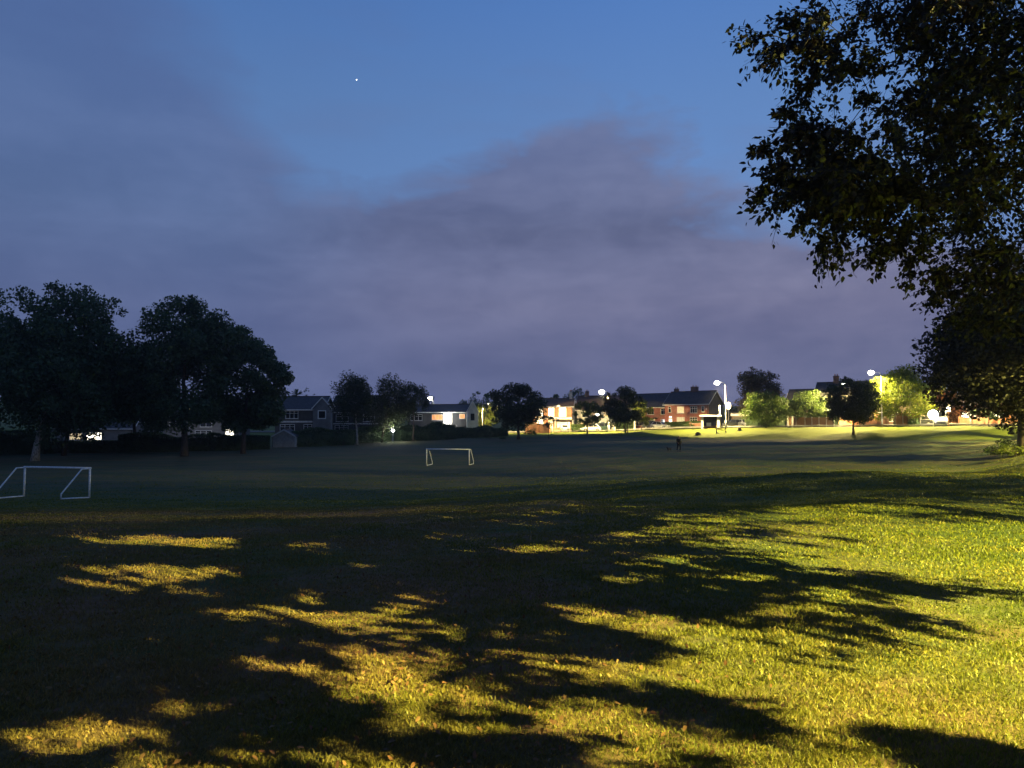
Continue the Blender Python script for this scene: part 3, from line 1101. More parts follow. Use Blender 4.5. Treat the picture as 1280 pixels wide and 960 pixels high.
# H1 brick pair with four upper windows
rz = R(-40)
h = House('two storey red brick house with four upper windows and a dark gable', at(832, 172), 173, rz, 10.6, 7.4, 5.5, 8.3,
          (MT['brick'], MT['slate_wall']), MT['roof'])  # gable walls in a darker colour than the front
h.window(.9, 1.6, 3.6, 4.9, n=1)
h.window(3.1, 4.8, 3.4, 4.9, 'lit_cream', n=3)
h.window(6.3, 8.0, 3.4, 4.9, n=3)
h.window(9.0, 9.7, 3.6, 4.9, n=1)
h.window(3.0, 4.9, .9, 2.5, n=4, pane='white_dull')
h.window(6.2, 8.0, .9, 2.5, n=3)
h.door(.9, 1.9, 2.3, glass='lit_bright', m='door_white')
h.window(1.05, 1.75, 2.35, 2.75, 'lit_bright', n=1, transom=False)
h.finish()
h.chimney(5.6, 1.0, 1.6)
MB().box(10.1, 10.3, -.16, 0, 4.1, 4.4).build('alarm_box', MT['white'], h.root)
# H2 brick house end on
h = House('red brick house with a plain brick gable and a small flat canopy porch', at(790, 181), 186, R(-38), 11.6, 8.0, 5.4, 8.6,
          (MT['brick'], MT['brick_dark']), MT['roof'])
h.window(1.2, 2.8, 3.5, 4.9, 'lit_orange', n=2)
h.window(5.0, 6.8, 3.5, 4.9, n=3)
h.window(8.6, 10.2, 3.5, 4.9, n=2)
h.window(2.0, 4.2, .9, 2.4, n=3)
h.window(8.6, 10.4, .9, 2.4, n=3)
h.door(6.0, 7.0, 2.3)
h.finish()
h.chimney(10.8, 1.0, 1.0)
MB().box(5.3, 7.7, -1.3, -.001, 2.55, 2.7).build('porch_roof', MT['roof'], h.root)
for k in (5.4, 7.5):
    MB().box(k, k + .12, -1.2, -1.08, 0, 2.55).build('porch_post', MT['white'], h.root)
# H3 yellow lit rendered house behind the twin stemmed tree
h = House('pale rendered house with a broad dark roof behind the lamp and the small green tree', at(722, 178), 180, R(-12), 13, 8.0, 5.2, 8.4,
          (MT['render'], MT['render']), MT['roof_brown'])
h.window(1.2, 3.0, 3.3, 4.7, n=2)
h.window(6.2, 8.4, 3.3, 4.7, 'lit_warm', n=3)
h.window(10.2, 11.6, 3.3, 4.7, n=2)
h.window(1.0, 3.6, .9, 2.3, 'lit_warm', n=3)
h.window(9.4, 11.9, .9, 2.3, n=3)
h.door(5.6, 6.6, 2.3, 'door_blue')
h.finish()
h.chimney(2.0)
# H4 bright house with orange panels
h = House('white house with orange hung tile panels, glaring windows and a white garage door', at(666, 172), 173, R(-9), 9.0, 7.5, 5.9, 7.7,
          (MT['brick_orange'], MT['render_grey']), MT['roof_brown'])
h.window(1.0, 2.3, 3.6, 5.6, 'lit_bright', n=2, transom=False)
h.window(3.6, 4.9, 3.6, 5.6, 'lit_bright', n=2, transom=False)
h.window(6.0, 7.6, 3.6, 5.6, 'lit_bright', n=2, transom=False)
h.window(.8, 2.4, 1.0, 2.9, 'lit_bright', n=2)
h.window(3.5, 4.6, 1.0, 2.9, 'lit_cream', n=1)
h.garage(5.5, 7.9, 2.5)
h.finish()
h.chimney(8.4, 1.6, .6, 'render')
MB().box(-.05, 8.95, -.05, -.002, 3.0, 3.42).build('cladding_band', MT['white'], h.root)
MB().box(5.1, 9.4, -1.6, -.06, 2.72, 2.9).build('canopy_roof', MT['roof'], h.root)
for k in (5.2, 9.2):
    MB().box(k, k + .12, -1.5, -1.38, 0, 2.72).build('canopy_post', MT['white'], h.root)

# H5 low dark house on the left with bright floodlit window
zb = -.5
h = House('long low house with a dark roof, one glaring window and an orange one', at(508, 158), 160, R(-2), 12.6, 8, 5.0, 6.6,
          (MT['slate_wall'], MT['slate_wall']), MT['roof'], z=zb)
h.window(.6, 3.1, 3.2, 4.5, n=3)
h.window(5.1, 7.4, 3.3, 4.5, 'lit_orange', n=3, fm='white_dull', transom=False)
h.window(7.6, 9.4, 2.5, 4.8, 'lit_bright', n=1, transom=False)
h.window(10.9, 12.1, 3.6, 4.6, 'lit_orange', n=1, transom=False)
h.finish()
# H5b small white gabled end
h = House('small white gable with a steep dark roof beside the small yellow tree', at(583, 158), 158.5, R(-90) + R(4), 3.5, 2.4, 5.0, 7.2, (MT['white'], MT['render']), MT['roof'], z=zb, over=.15)
h.finish()
# fix: its gable faces the camera and carries one narrow window
MB().box(3.5, 3.54, .8, 1.6, 3.2, 4.6).build('window', MT['glass_dark'], h.root)
# H6 dark house with white trim
zb = tz(at(370, 135), 135) + .3
h = House('dark two storey house with white window bands, left of the birch trees', at(342, 135), 136, R(-3), 8.4, 8, 5.0, 7.3,
          (MT['slate_wall'], MT['slate_wall']), MT['roof'], z=zb)
h.window(1.9, 4.2, 3.3, 4.7, n=3)
h.window(.9, 3.6, .9, 2.3, n=3)
h.window(5.2, 7.4, .9, 2.3, n=3)
h.finish()
MB().box(.3, 8.2, -.05, -.002, 2.6, 2.9).build('cladding_band', MT['white_dull'], h.root)
MB().box(.3, 1.86, -.05, -.002, 4.72, 4.95).build('cladding_band', MT['white_dull'], h.root)
h = House('grey end gable with one white framed square window, right of the dark white trimmed house', at(394, 134), 134, R(-90) + R(8), 3, 3.0, 5.0, 6.7,
          (MT['render_grey'], MT['render_grey']), MT['roof'], z=zb + .2, over=.2)
h.finish()
f_ = MB().box(3.002, 3.06, .8, .95, 3.0, 4.5).box(3.002, 3.06, 2.05, 2.2, 3.0, 4.5).box(3.002, 3.06, .95, 2.05, 3.0, 3.15).box(3.002, 3.06, .95, 2.05, 4.35, 4.5).build('window', MT['white'], h.root)
MB().box(3.001, 3.03, .95, 2.05, 3.15, 4.35).build('pane', MT['glass_dark'], f_)
h = House('dark house with a tall dark roof behind the pale trunked birch', at(412, 142), 143, R(-4), 9.4, 8, 4.9, 7.9,
          (MT['slate_wall'], MT['render_grey']), MT['roof'], z=zb - .2)
h.window(1.0, 3.4, 3.0, 4.4, n=2)
h.window(.8, 3.4, .9, 2.3, n=3)
h.window(6.2, 8.4, 3.0, 4.4, n=3)
h.finish()
MB().box(.2, 9.2, -.05, -.002, 2.5, 2.72).build('cladding_band', MT['white_dull'], h.root)
# shed with a pale gable
x_, y_ = at(343, 112), 112
h = House('small pale gable shed at the edge of the field', x_, y_ + 3, R(-90), 3.4, 3.2, 1.7, 2.6, (MT['concrete'], MT['concrete']), MT['roof'], cat='shed', group=None, over=.12)
h.root.location.z = tz(x_, y_) - .05
h.finish()
h.root.location.x = x_
# far left houses glimpsed through the trees
h = House('house behind the leftmost trees with a long warm lit window', at(70, 128), 128, R(12), 12, 8, 2.9, 5.0, (MT['render_grey'],), MT['roof'], z=-1.7)
h.window(2.2, 4.2, .9, 2.1, 'lit_cream', n=2)
h.window(4.8, 7.2, .9, 2.2, 'lit_bright', n=3)
h.finish()
h = House('pale house with one yellow window glimpsed through the round dome shaped tree', at(205, 130), 130, R(6), 12.5, 8, 4.6, 6.6, (MT['render_grey'],), MT['roof'], z=-1.3)
h.window(1, 3, 2.7, 3.9, n=2)
h.window(10.2, 11.7, 1.2, 2.4, 'lit_bright', n=2)
h.window(5.2, 8.0, .9, 2.1, 'glass_dark', n=3)
h.window(6, 8, 2.7, 3.9, n=2)
h.finish()
# right hand roofs behind the trees
h = House('rendered house with a dark roof between the tall copper tree and the round street trees', at(985, 150), 151, R(-34), 11, 8, 4.6, 7.4, (MT['brick'], MT['render_grey']), MT['roof'])
h.window(1, 2.6, 2.9, 4.1, n=2)
h.window(6, 8, 2.9, 4.1, n=2)
h.window(1, 3, .8, 2.0, n=2)
h.finish()
h = House('brick house with a dark slate roof behind the dark round street tree', at(1018, 136), 136, R(-34), 12, 8, 4.9, 8.0, (MT['brick_orange'], MT['brick']), MT['roof'])
h.window(1, 2.8, 3.0, 4.2, n=2)
h.window(7, 9, 3.0, 4.2, n=2)
h.window(7, 9, .8, 2.0, n=2)
h.finish()
h.chimney(3)
h = House('bungalow with a brown tiled roof behind the bright yellow green tree', at(1098, 128), 128, R(-30), 12, 7, 2.5, 4.9, (MT['brick_orange'], MT['brick_orange']), MT['roof_brown'])
h.window(1, 3, .8, 2.0, n=2)
h.window(6, 8, .8, 2.0, 'lit_warm', n=2)
h.finish()
h = House('orange brick house with lit windows behind the dark right tree', at(1190, 124), 124, R(-25), 14, 8, 2.7, 5.2, (MT['brick_orange'], MT['brick_orange']), MT['roof_brown'])
h.window(1, 3.4, .7, 2.1, 'lit_bright', n=3)
h.window(5, 7.4, .7, 2.1, 'lit_bright', n=3)
h.window(9, 11, .7, 2.1, 'lit_warm', n=2)
h.finish()
# low pale building right of the lamp pole
h = House('low flat garage with a white fascia behind two cars right of the lamp pole', at(914, 158), 158, R(-20), 6.6, 5, 2.5, 3.0, (MT['brick_dark'],), MT['roof'], cat='garage', group=None, over=.1)
h.garage(.4, 2.8, 2.1, 'dark_metal')
h.garage(3.4, 6.0, 2.1, 'dark_metal')
h.finish()
MB().box(-.1, 6.7, -.24, -.2, 2.35, 2.85).build('fascia', MT['white'], h.root)


# ------------------------------------------------------------------ walls, fences, posts
def garden_wall(x0, y0, x1, y1, hgt, label, m='brick_orange', piers=3, group='garden walls along the road'):
    z = min(tz(x0, y0), tz(x1, y1)) - .1
    L_ = math.hypot(x1 - x0, y1 - y0)
    root = empty('garden_wall', (x0, y0, z), math.atan2(y1 - y0, x1 - x0))
    tag(root, label, 'wall', group)
    MB().box(0, L_, -.11, .11, 0, hgt + .1).build('wall', MT[m], root)
    MB().box(0, L_, -.15, .15, hgt + .1, hgt + .17).build('coping', MT['concrete'], root)
    for i in range(piers):
        xx = L_ * i / (piers - 1)
        MB().box(xx - .2, xx + .2, -.21, .21, 0, hgt + .3).build('pier', MT[m], root)
    return root


def panel_fence(x0, y0, x1, y1, hgt, label, m='timber', group='garden fences'):
    z = min(tz(x0, y0), tz(x1, y1)) - .1
    L_ = math.hypot(x1 - x0, y1 - y0)
    root = empty('garden_fence', (x0, y0, z), math.atan2(y1 - y0, x1 - x0))
    tag(root, label, 'fence', group)
    n = max(1, round(L_ / 1.9))
    pw = L_ / n
    pm = MB()
    nb = 12
    for k in range(nb):
        a = k * (pw - .12) / nb
        pm.box(.06 + a, .06 + a + (pw - .12) / nb - .008, -.02 - .006 * (k % 2), .02, .1, hgt)
    pm.box(.06, pw - .06, -.045, -.028, hgt * .8, hgt * .8 + .08)
    p0 = None
    for i in range(n):
        if p0 is None:
            p0 = pm.build('panel', MT[m], root)
        else:
            c = p0.copy()
            COL.objects.link(c)
            c.parent = root
            c.location.x = i * pw
    q0 = None
    for i in range(n + 1):
        if q0 is None:
            q0 = MB().box(-.055, .055, -.055, .055, 0, hgt + .12).build('post', MT['concrete'], root)
        else:
            c = q0.copy()
            COL.objects.link(c)
            c.parent = root
            c.location.x = i * pw
    return root


garden_wall(at(658, 158), 158, at(686, 156), 156, 1.9, 'glowing orange brick wall right of the trunk of the dark round tree', piers=3)
garden_wall(at(848, 160), 158, at(873, 155), 153, 1.0, 'low orange brick wall between the hedge and the bus shelter', piers=3)
garden_wall(at(686, 164), 164, at(700, 163), 163, .9, 'short brick wall under the windows of the bright white house', piers=2)
panel_fence(at(984, 134), 134, at(1006, 130), 130, 1.8, 'brown timber fence between the pale posts and the slim street tree')
panel_fence(at(1006, 129), 129, at(1042, 122), 122, 1.7, 'long brown timber fence between the slim street tree and the dark round street tree')
garden_wall(at(1068, 122), 122, at(1108, 117), 117, 1.5, 'orange brick wall behind the speckled lamp pole', piers=4)
panel_fence(at(1118, 117), 117, at(1150, 112), 112, 1.9, 'orange lit fence right of the trunk of the bright yellow green tree')
garden_wall(at(1200, 112), 112, at(1262, 104), 104, 1.2, 'orange brick wall glowing behind the slim tree at the right', piers=5)
k_ = 0
for (px, Yp, hh, lb) in ((984, 131, 1.9, 'pale concrete post left of the brown fence'), (990, 131, 1.9, 'second pale concrete post, next to the brown fence'),
                         (950, 140, 1.5, 'white gatepost behind the trunk of the dark street tree'), (1134, 115, 1.6, 'pale post under the bright yellow green tree'),
                         (761, 158, 2.2, 'white gatepost left of the twin stemmed tree'), (768, 158, 2.0, 'second white gatepost, nearer the twin stemmed tree'),
                         (793, 158, 2.2, 'white post right of the twin stemmed tree'), (711, 163, 2.1, 'white post beside the carport of the bright house')):
    x_ = at(px, Yp)
    o = MB().box(-.13, .13, -.13, .13, 0, hh).box(-.17, .17, -.17, .17, hh, hh + .09).build('gatepost', MT['white'], None, loc=(x_, Yp, tz(x_, Yp) - .05))
    tag(o, lb, 'post', 'gateposts and posts along the road')
# tall plain pole right of the shelter
x_, y_ = at(899.5, 136), 136
o = MB().tube([(0, 0, 0), (0, 0, 4.2)], [.13, .10], 10).build('telegraph_pole', MT['galv'], None, True, loc=(x_, y_, tz(x_, y_) - .05))
tag(o, 'short plain pole without a lamp between the bus shelter and the glaring lamp pole', 'pole')
# gatepost lantern on the right
x_, y_ = at(1185, 104), 104
root = empty('lantern_post', (x_, y_, tz(x_, y_) - .05))
tag(root, 'orange lit post with a glowing lantern on top, right of the white van', 'lamp post')
MB().tube([(0, 0, 0), (0, 0, 2.1)], .09, 8).build('post', MT['brick_orange'], root)
MB().box(-.2, .2, -.2, .2, 2.1, 2.75).build('lantern', MT['lamp_soft'], root)
MB().prism([(-.26, 2.75), (.26, 2.75), (0, 3.0)], -.26, .26).build('lantern_cap', MT['dark_metal'], root)
# low bright garden light on the left
x_, y_ = at(491.5, 124), 124
root = empty('garden_light', (x_, y_, tz(x_, y_) - .03))
tag(root, 'low white garden light on a short post under the second birch', 'garden light')
MB().tube([(0, 0, 0), (0, 0, 1.75)], .05, 8).build('post', MT['white_dull'], root)
MB().ball((0, 0, 1.95), .26, .26, .22, 10, 6).build('globe', MT['lamp_white'], root, True)
ld = bpy.data.lights.new('bulb', 'POINT')
ld.energy = 420
ld.color = (1, .95, .8)
ld.shadow_soft_size = .2
lo = bpy.data.objects.new('bulb', ld)
COL.objects.link(lo)
lo.parent = root
lo.location = (0, 0, 2.5)
# wall light on the garage side of the brick house
x_, y_ = at(910.5, 166), 166
root = empty('security_light', (x_, y_, tz(x_, y_) - .05))
tag(root, 'glaring white security light on a pole just right of the big lamp pole', 'security light')
MB().tube([(0, 0, 0), (0, 0, 5.2)], .07, 8).build('pole', MT['galv'], root)
MB().ball((0, 0, 4.7), .55, .2, .8, 12, 8).build('globe', MT['lamp_soft'], root, True)
# security light on the pale house behind the small green tree
root = empty('security_light', (at(747.5, 176), 176, tz(at(747, 176), 176)))
tag(root, 'small white light showing through the right side of the small green tree', 'security light')
MB().tube([(0, 0, 0), (0, 0, 3.5)], .05, 8).build('pole', MT['galv'], root)
MB().ball((0, 0, 3.7), .36, .3, .36, 10, 6).build('globe', MT['lamp_white'], root, True)
x_, y_ = at(1166, 106), 106
root = empty('floodlight', (x_, y_, tz(x_, y_)))
tag(root, 'biggest blinding white light at ground level just left of the white van', 'floodlight')
MB().tube([(0, 0, 0), (0, 0, 1.1)], .06, 8).build('pole', MT['galv'], root)
MB().ball((0, 0, 1.7), .68, .3, .62, 14, 8).build('globe', MT['lamp_white'], root, True)
# light seen through the second tree on the left
root = empty('security_light', (at(237, 122), 122, tz(at(237, 122), 122)))
tag(root, 'small warm light shining through the lower leaves of the round tree on the left', 'security light')
MB().tube([(0, 0, 0), (0, 0, 5.4)], .05, 8).build('pole', MT['galv'], root)
MB().ball((0, 0, 5.6), .2, .2, .2, 10, 6).build('globe', emis('globe_warm', (1, .8, .5), 6), root, True)
ld = bpy.data.lights.new('bulb', 'POINT')
ld.energy = 700
ld.color = (.95, .95, 1)
lo = bpy.data.objects.new('bulb', ld)
COL.objects.link(lo)
lo.parent = root
lo.location = (0, 0, 6.2)
# the flood light that makes the wall of the low house glow
x_, y_ = at(560, 157), 157
root = empty('security_light', (x_, y_, tz(x_, y_)))
tag(root, 'blinding floodlight beside the glaring window of the long low house', 'security light')
MB().tube([(0, 0, 0), (0, 0, 3.2)], .05, 8).build('pole', MT['galv'], root)
MB().box(-.55, .55, -.08, .08, 2.2, 4.2).build('light_panel', MT['lamp_white'], root)
ld = bpy.data.lights.new('bulb', 'POINT')
ld.energy = 350
ld.color = (1, .95, .8)
lo = bpy.data.objects.new('bulb', ld)
COL.objects.link(lo)
lo.parent = root
lo.location = (0, -.5, 3.6)


# ------------------------------------------------------------------ bus shelter, bench, bins
x_, y_ = at(876, 136), 136
root = empty('bus_shelter', (x_, y_, tz(x_, y_) - .03), R(-14))
tag(root, 'pale bus shelter with a flat roof and two thick cream pillars', 'bus shelter')
MB().box(-.25, 3.55, -.3, 1.6, 2.3, 2.52).build('roof', MT['white'], root)
for (a, b) in ((0, .42), (2.75, 3.25)):
    MB().box(a, b, 0, .35, 0, 2.3).build('pillar', MT['render'], root)
for (a, b) in ((0, .3), (2.95, 3.25)):
    MB().box(a, b, 1.15, 1.4, 0, 2.3).build('pillar', MT['render'], root)
MB().box(.3, 2.95, 1.2, 1.3, .6, 2.2).build('back_panel', MT['glass_dark'], root)
MB().box(.3, 2.95, 1.2, 1.32, 0, .6).build('back_wall', MT['brick_orange'], root)
MB().box(.95, 1.75, 1.12, 1.16, .5, 1.15).build('poster_panel', MT['white'], root)
MB().box(.9, 2.7, .8, 1.1, .42, .48).build('seat', MT['timber'], root)
for k in (1.0, 2.5):
    MB().box(k, k + .08, .85, 1.05, 0, .42).build('seat_leg', MT['dark_metal'], root)

x_, y_ = at(894, 127), 127
root = empty('park_bench', (x_, y_, tz(x_, y_) - .02), R(-5))
tag(root, 'brown slatted park bench on the verge in front of the glaring lamp pole', 'bench')
sl = None
for i in range(3):
    MB().box(0, 1.75, -.02, .02, .52 + i * .15, .62 + i * .15).build('back_slat', MT['timber'], root)
for i in range(3):
    MB().box(0, 1.75, -.5 + i * .15, -.38 + i * .15, .42, .455).build('seat_slat', MT['timber'], root)
for k in (.08, 1.55):
    MB().prism([(-.5, 0), (-.42, 0), (-.42, .38), (-.04, .38), (.02, 0), (.1, 0), (.06, .95), (.025, .95), (.025, .42), (-.5, .415)], k, k + .09).build('leg', MT['concrete'], root)

for (px, Yp, w_, h_, lb, nm, ct) in ((872, 126, .55, .45, 'small dark stump on the lit verge left of the bus shelter', 'tree_stump', 'stump'),
                                     (924, 127, .4, .5, 'small dark stump on the lit verge right of the bench', 'tree_stump', 'stump')):
    x_ = at(px, Yp)
    o = MB().tube([(0, 0, -.05), (0, 0, h_ * .5), (.03, 0, h_)], [w_, w_ * .75, w_ * .55], 9).build(nm, MT['bark'], None, loc=(x_, Yp, tz(x_, Yp)))
    tag(o, lb, ct)


# ------------------------------------------------------------------ vehicles
def car(x, y, rz, paint, label, kind='hatch', z=None, lights=False, L=4.2, Hh=1.5, Wd=1.75):
    root = empty('van' if kind == 'van' else 'parked_car', (x, y, (tz(x, y) if z is None else z) + .06), rz)
    tag(root, label, 'van' if kind == 'van' else 'car', 'vehicles parked by the houses')
    hw = Wd / 2
    if kind == 'van':
        L, Hh = 4.9, 2.0
    zb, belt = .26, Hh * (.56 if kind == 'van' else .60)
    # lower body stations: x, half width, bottom, top
    st_ = [(0, hw * .78, .38, belt * .80), (.12, hw * .92, .28, belt * .92), (.5, hw, zb, belt), (L * .35, hw, zb, belt), (L * .68, hw, zb, belt * .99),
           (L * .80, hw * .98, zb, belt * .93), (L * .93, hw * .90, .27, belt * .82), (L, hw * .74, .36, belt * .66)]
    vs, fs = [], []
    for (sx, w_, z0_, z1_) in st_:
        for (a, b) in ((-w_ * .92, z0_), (w_ * .92, z0_), (w_, z0_ + .12), (w_, z1_ - .12), (w_ * .9, z1_), (-w_ * .9, z1_), (-w_, z1_ - .12), (-w_, z0_ + .12)):
            vs.append((sx - L / 2, a, b))
    for i in range(len(st_) - 1):
        for k in range(8):
            k2 = (k + 1) % 8
            fs.append((i * 8 + k, (i + 1) * 8 + k, (i + 1) * 8 + k2, i * 8 + k2))
    fs.append(tuple(range(8)))
    fs.append(tuple(range(len(st_) * 8 - 1, len(st_) * 8 - 9, -1)))
    body = MB().add(vs, fs).build('body', paint, root, False)
    # cabin
    if kind == 'van':
        a0, a1, b0, b1 = .06, L * .86, .12, L * .66
    elif kind == 'suv':
        a0, a1, b0, b1 = .08, L * .76, .35, L * .60
    else:
        a0, a1, b0, b1 = .22, L * .76, .85, L * .56
    wb, wt = hw * .9, hw * .74
    c = [(a0 - L / 2, -wb, belt - .02), (a1 - L / 2, -wb, belt - .03), (a1 - L / 2, wb, belt - .03), (a0 - L / 2, wb, belt - .02),
         (b0 - L / 2, -wt, Hh), (b1 - L / 2, -wt, Hh), (b1 - L / 2, wt, Hh), (b0 - L / 2, wt, Hh)]
    MB().add(c, [(3, 2, 1, 0), (4, 5, 6, 7), (0, 1, 5, 4), (1, 2, 6, 5), (2, 3, 7, 6), (3, 0, 4, 7)]).build('cabin', paint, root)
    C8 = [Vector(q) for q in c]

    def glass(i0, i1, i2, i3, u0, u1, v0, v1, name):
        A, B, Cc, D = C8[i0], C8[i1], C8[i2], C8[i3]
        n_ = (B - A).cross(D - A).normalized() * .012
        q = []
        for (u, v) in ((u0, v0), (u1, v0), (u1, v1), (u0, v1)):
            q.append((A.lerp(B, u)).lerp(D.lerp(Cc, u), v) + n_)
        back = [p - n_ * 2 for p in q]
        MB().add(q + back, [(0, 1, 2, 3), (7, 6, 5, 4), (0, 4, 5, 1), (1, 5, 6, 2), (2, 6, 7, 3), (3, 7, 4, 0)]).build(name, MT['glass_dark'], root)
    glass(1, 2, 6, 5, .07, .93, .1, .92, 'windscreen')
    glass(3, 0, 4, 7, .1, .9, .15, .9, 'rear_window')
    for (i0, i1, i2, i3) in ((0, 1, 5, 4), (2, 3, 7, 6)):
        if kind == 'van':
            glass(i0, i1, i2, i3, *((.62, .95) if i0 == 0 else (.05, .38)), .12, .88, 'side_window')
        else:
            glass(i0, i1, i2, i3, .08, .47, .12, .9, 'side_window')
            glass(i0, i1, i2, i3, .51, .92, .12, .9, 'side_window')
    for sx in (-L / 2 + .8, L / 2 - .82):
        for sy in (-1, 1):
            t = MB().tube([(sx, sy * (hw - .20), .31), (sx, sy * (hw + .015), .31)], .32, 16).build('wheel', MT['rubber'], root)
            MB().tube([(sx, sy * (hw + .008), .31), (sx, sy * (hw + .028), .31)], .2, 10).build('rim', MT['alloy'], t)
    for sy in (-1, 1):
        MB().box(L / 2 - .17, L / 2 - .03, sy * hw * .66 - .16, sy * hw * .66 + .16, belt * .60, belt * .76).build('headlight', MT['lamp_white'] if lights else MT['white'], root)
        MB().box(-L / 2 - .02, -L / 2 + .12, sy * hw * .68 - .1, sy * hw * .68 + .1, belt * .6, belt * .85).build('tail_light', MT['leaf_red'], root)
    MB().box(L / 2 - .03, L / 2 + .03, -.55, .55, .34, .46).build('bumper', MT['dark_metal'], root)
    MB().box(-L / 2 - .03, -L / 2 + .02, -.26, .26, .5, .62).build('number_plate', MT['white'], root)
    for sy in (-1, 1):
        MB().box(L * .2, L * .2 + .12, sy * (hw + .1) - .08, sy * (hw + .1) + .08, belt - .02, belt + .13).build('wing_mirror', paint, root)
    return root


P_white = carpaint('paint_white', (.72, .72, .70))
P_dark = carpaint('paint_dark', (.03, .035, .04))
P_silver = carpaint('paint_silver', (.42, .43, .44))
P_green = carpaint('paint_green', (.03, .06, .05))
car(at(738, 158), 158, R(186), P_white, 'white hatchback parked left of the dark car by the small green tree')
car(at(751, 160), 160, R(190), P_green, 'dark upright car parked right behind the white hatchback', 'suv', Hh=1.75)
car(at(704, 163), 163.5, R(100), P_silver, 'silver car standing under the carport of the bright white house')
car(at(815, 164), 164, R(-12), P_dark, 'dark car parked left of the silver nosed car under the brick gable', 'suv', Hh=1.8)
car(at(825, 160), 160, R(-40), P_silver, 'silver nosed car parked at the end of the green hedge')
car(at(916, 152), 152, R(170), P_dark, 'dark car parked just right of the glaring lamp pole')
car(at(930, 150), 150, R(-85), P_silver, 'pale car parked end on in front of the low garage')
car(at(1147, 118), 118, R(160), P_dark, 'dark car parked behind the trunk of the bright yellow green tree')
car(at(1175, 108), 108, R(-118), P_white, 'white van with a glaring headlight left of the lantern post', 'van', lights=True)
car(at(575, 146), 146, R(176), P_dark, 'dark car with small bright lamps parked before the low left house', z=tz(at(575, 146), 146), lights=True)


# ------------------------------------------------------------------ person and dog
def skin_obj(name, verts, edges, radii, m, parent, sub=1, root_i=0):
    me_ = bpy.data.meshes.new(name)
    me_.from_pydata([tuple(v) for v in verts], edges, [])
    me_.materials.append(m)
    o_ = bpy.data.objects.new(name, me_)
    COL.objects.link(o_)
    o_.parent = parent
    md = o_.modifiers.new('skin', 'SKIN')
    md.use_smooth_shade = True
    lay = me_.skin_vertices[0] if me_.skin_vertices else None
    if lay is None:
        bm = bmesh.new()
        bm.from_mesh(me_)
        bm.verts.layers.skin.verify()
        bm.to_mesh(me_)
        bm.free()
        lay = me_.skin_vertices[0]
    for i, r_ in enumerate(radii):
        rr = r_ if isinstance(r_, tuple) else (r_, r_)
        lay.data[i].radius = rr
        lay.data[i].use_root = (i == root_i)
    sd = o_.modifiers.new('smooth', 'SUBSURF')
    sd.levels = sub
    sd.render_levels = sub
    return o_


px_, Yp = 848, 88
x_, y_ = at(px_, Yp), Yp
person = empty('person', (x_, y_, tz(x_, y_) + .0), R(20))
tag(person, 'person in dark clothes walking a dog across the field, stooping slightly', 'person')
# facing -x/-y (towards the dog on the left); x = sideways, y = depth, z = up
V_ = [(0, 0, .95), (0, .0, 1.12), (-.02, -.02, 1.32), (-.04, -.05, 1.46), (-.06, -.08, 1.55), (-.08, -.11, 1.63), (-.09, -.12, 1.73),
      (.10, 0, .88), (.13, -.10, .50), (.15, .03, .12), (.15, .01, .05), (.13, -.16, .035),
      (-.10, 0, .88), (-.12, .10, .50), (-.13, .22, .14), (-.13, .22, .06), (-.13, .07, .035),
      (.19, -.04, 1.41), (.26, -.02, 1.14), (.24, -.16, .92), (.235, -.2, .86), (.232, -.23, .81),
      (-.24, -.06, 1.41), (-.31, -.08, 1.14), (-.32, -.30, 1.02), (-.32, -.36, .99), (-.32, -.40, .97),
      (-.08, -.17, 1.655)]
E_ = [(0, 1), (1, 2), (2, 3), (3, 4), (4, 5), (5, 6), (0, 7), (7, 8), (8, 9), (9, 10), (10, 11), (0, 12), (12, 13), (13, 14), (14, 15), (15, 16),
      (3, 17), (17, 18), (18, 19), (19, 20), (20, 21), (3, 22), (22, 23), (23, 24), (24, 25), (25, 26), (5, 27)]
RR = [(.15, .12), (.14, .11), (.17, .12), (.15, .10), .055, (.075, .09), (.06, .07),
      .088, .058, .042, .045, .03, .088, .058, .042, .045, .03,
      .058, .045, .032, .038, .022, .058, .045, .032, .038, .022, .035]
# fingers and thumbs
for (wi, dirv) in ((21, Vector((0, -.25, -1)).normalized()), (26, Vector((0, -1, -.35)).normalized())):
    for k in range(4):
        off = Vector(((k - 1.5) * .021, 0, 0))
        b0 = len(V_)
        p = Vector(V_[wi]) + off + dirv * .02
        L1 = (.034, .040, .036, .028)[k]
        V_ += [tuple(p), tuple(p + dirv * L1), tuple(p + dirv * L1 * 1.5 + Vector((0, .012, -.02)))]
        E_ += [(wi, b0), (b0, b0 + 1), (b0 + 1, b0 + 2)]
        RR += [.010, .009, .008]
    b0 = len(V_)
    p = Vector(V_[wi - 1])
    V_ += [tuple(p + Vector((.035, -.01, -.01))), tuple(p + Vector((.045, -.02, -.01)) + dirv * .045)]
    E_ += [(wi - 1, b0), (b0, b0 + 1)]
    RR += [.011, .009]
skin_obj('body', V_, E_, RR, MT['skin'], person, 1, 0)
skin_obj('jacket', [(0, 0, .84), (0, 0, .98), (0, .0, 1.12), (-.02, -.02, 1.32), (-.04, -.05, 1.45), (-.05, -.07, 1.50),
                    (.19, -.04, 1.41), (.26, -.02, 1.14), (.245, -.15, .95), (-.24, -.06, 1.41), (-.31, -.08, 1.14), (-.32, -.28, 1.03), (-.03, .05, 1.50)],
         [(0, 1), (1, 2), (2, 3), (3, 4), (4, 5), (4, 6), (6, 7), (7, 8), (4, 9), (9, 10), (10, 11), (4, 12)],
         [(.23, .19), (.235, .19), (.24, .19), (.265, .20), (.22, .16), .10, .10, .085, .065, .10, .085, .065, .12], MT['cloth_black'], person, 1, 2)
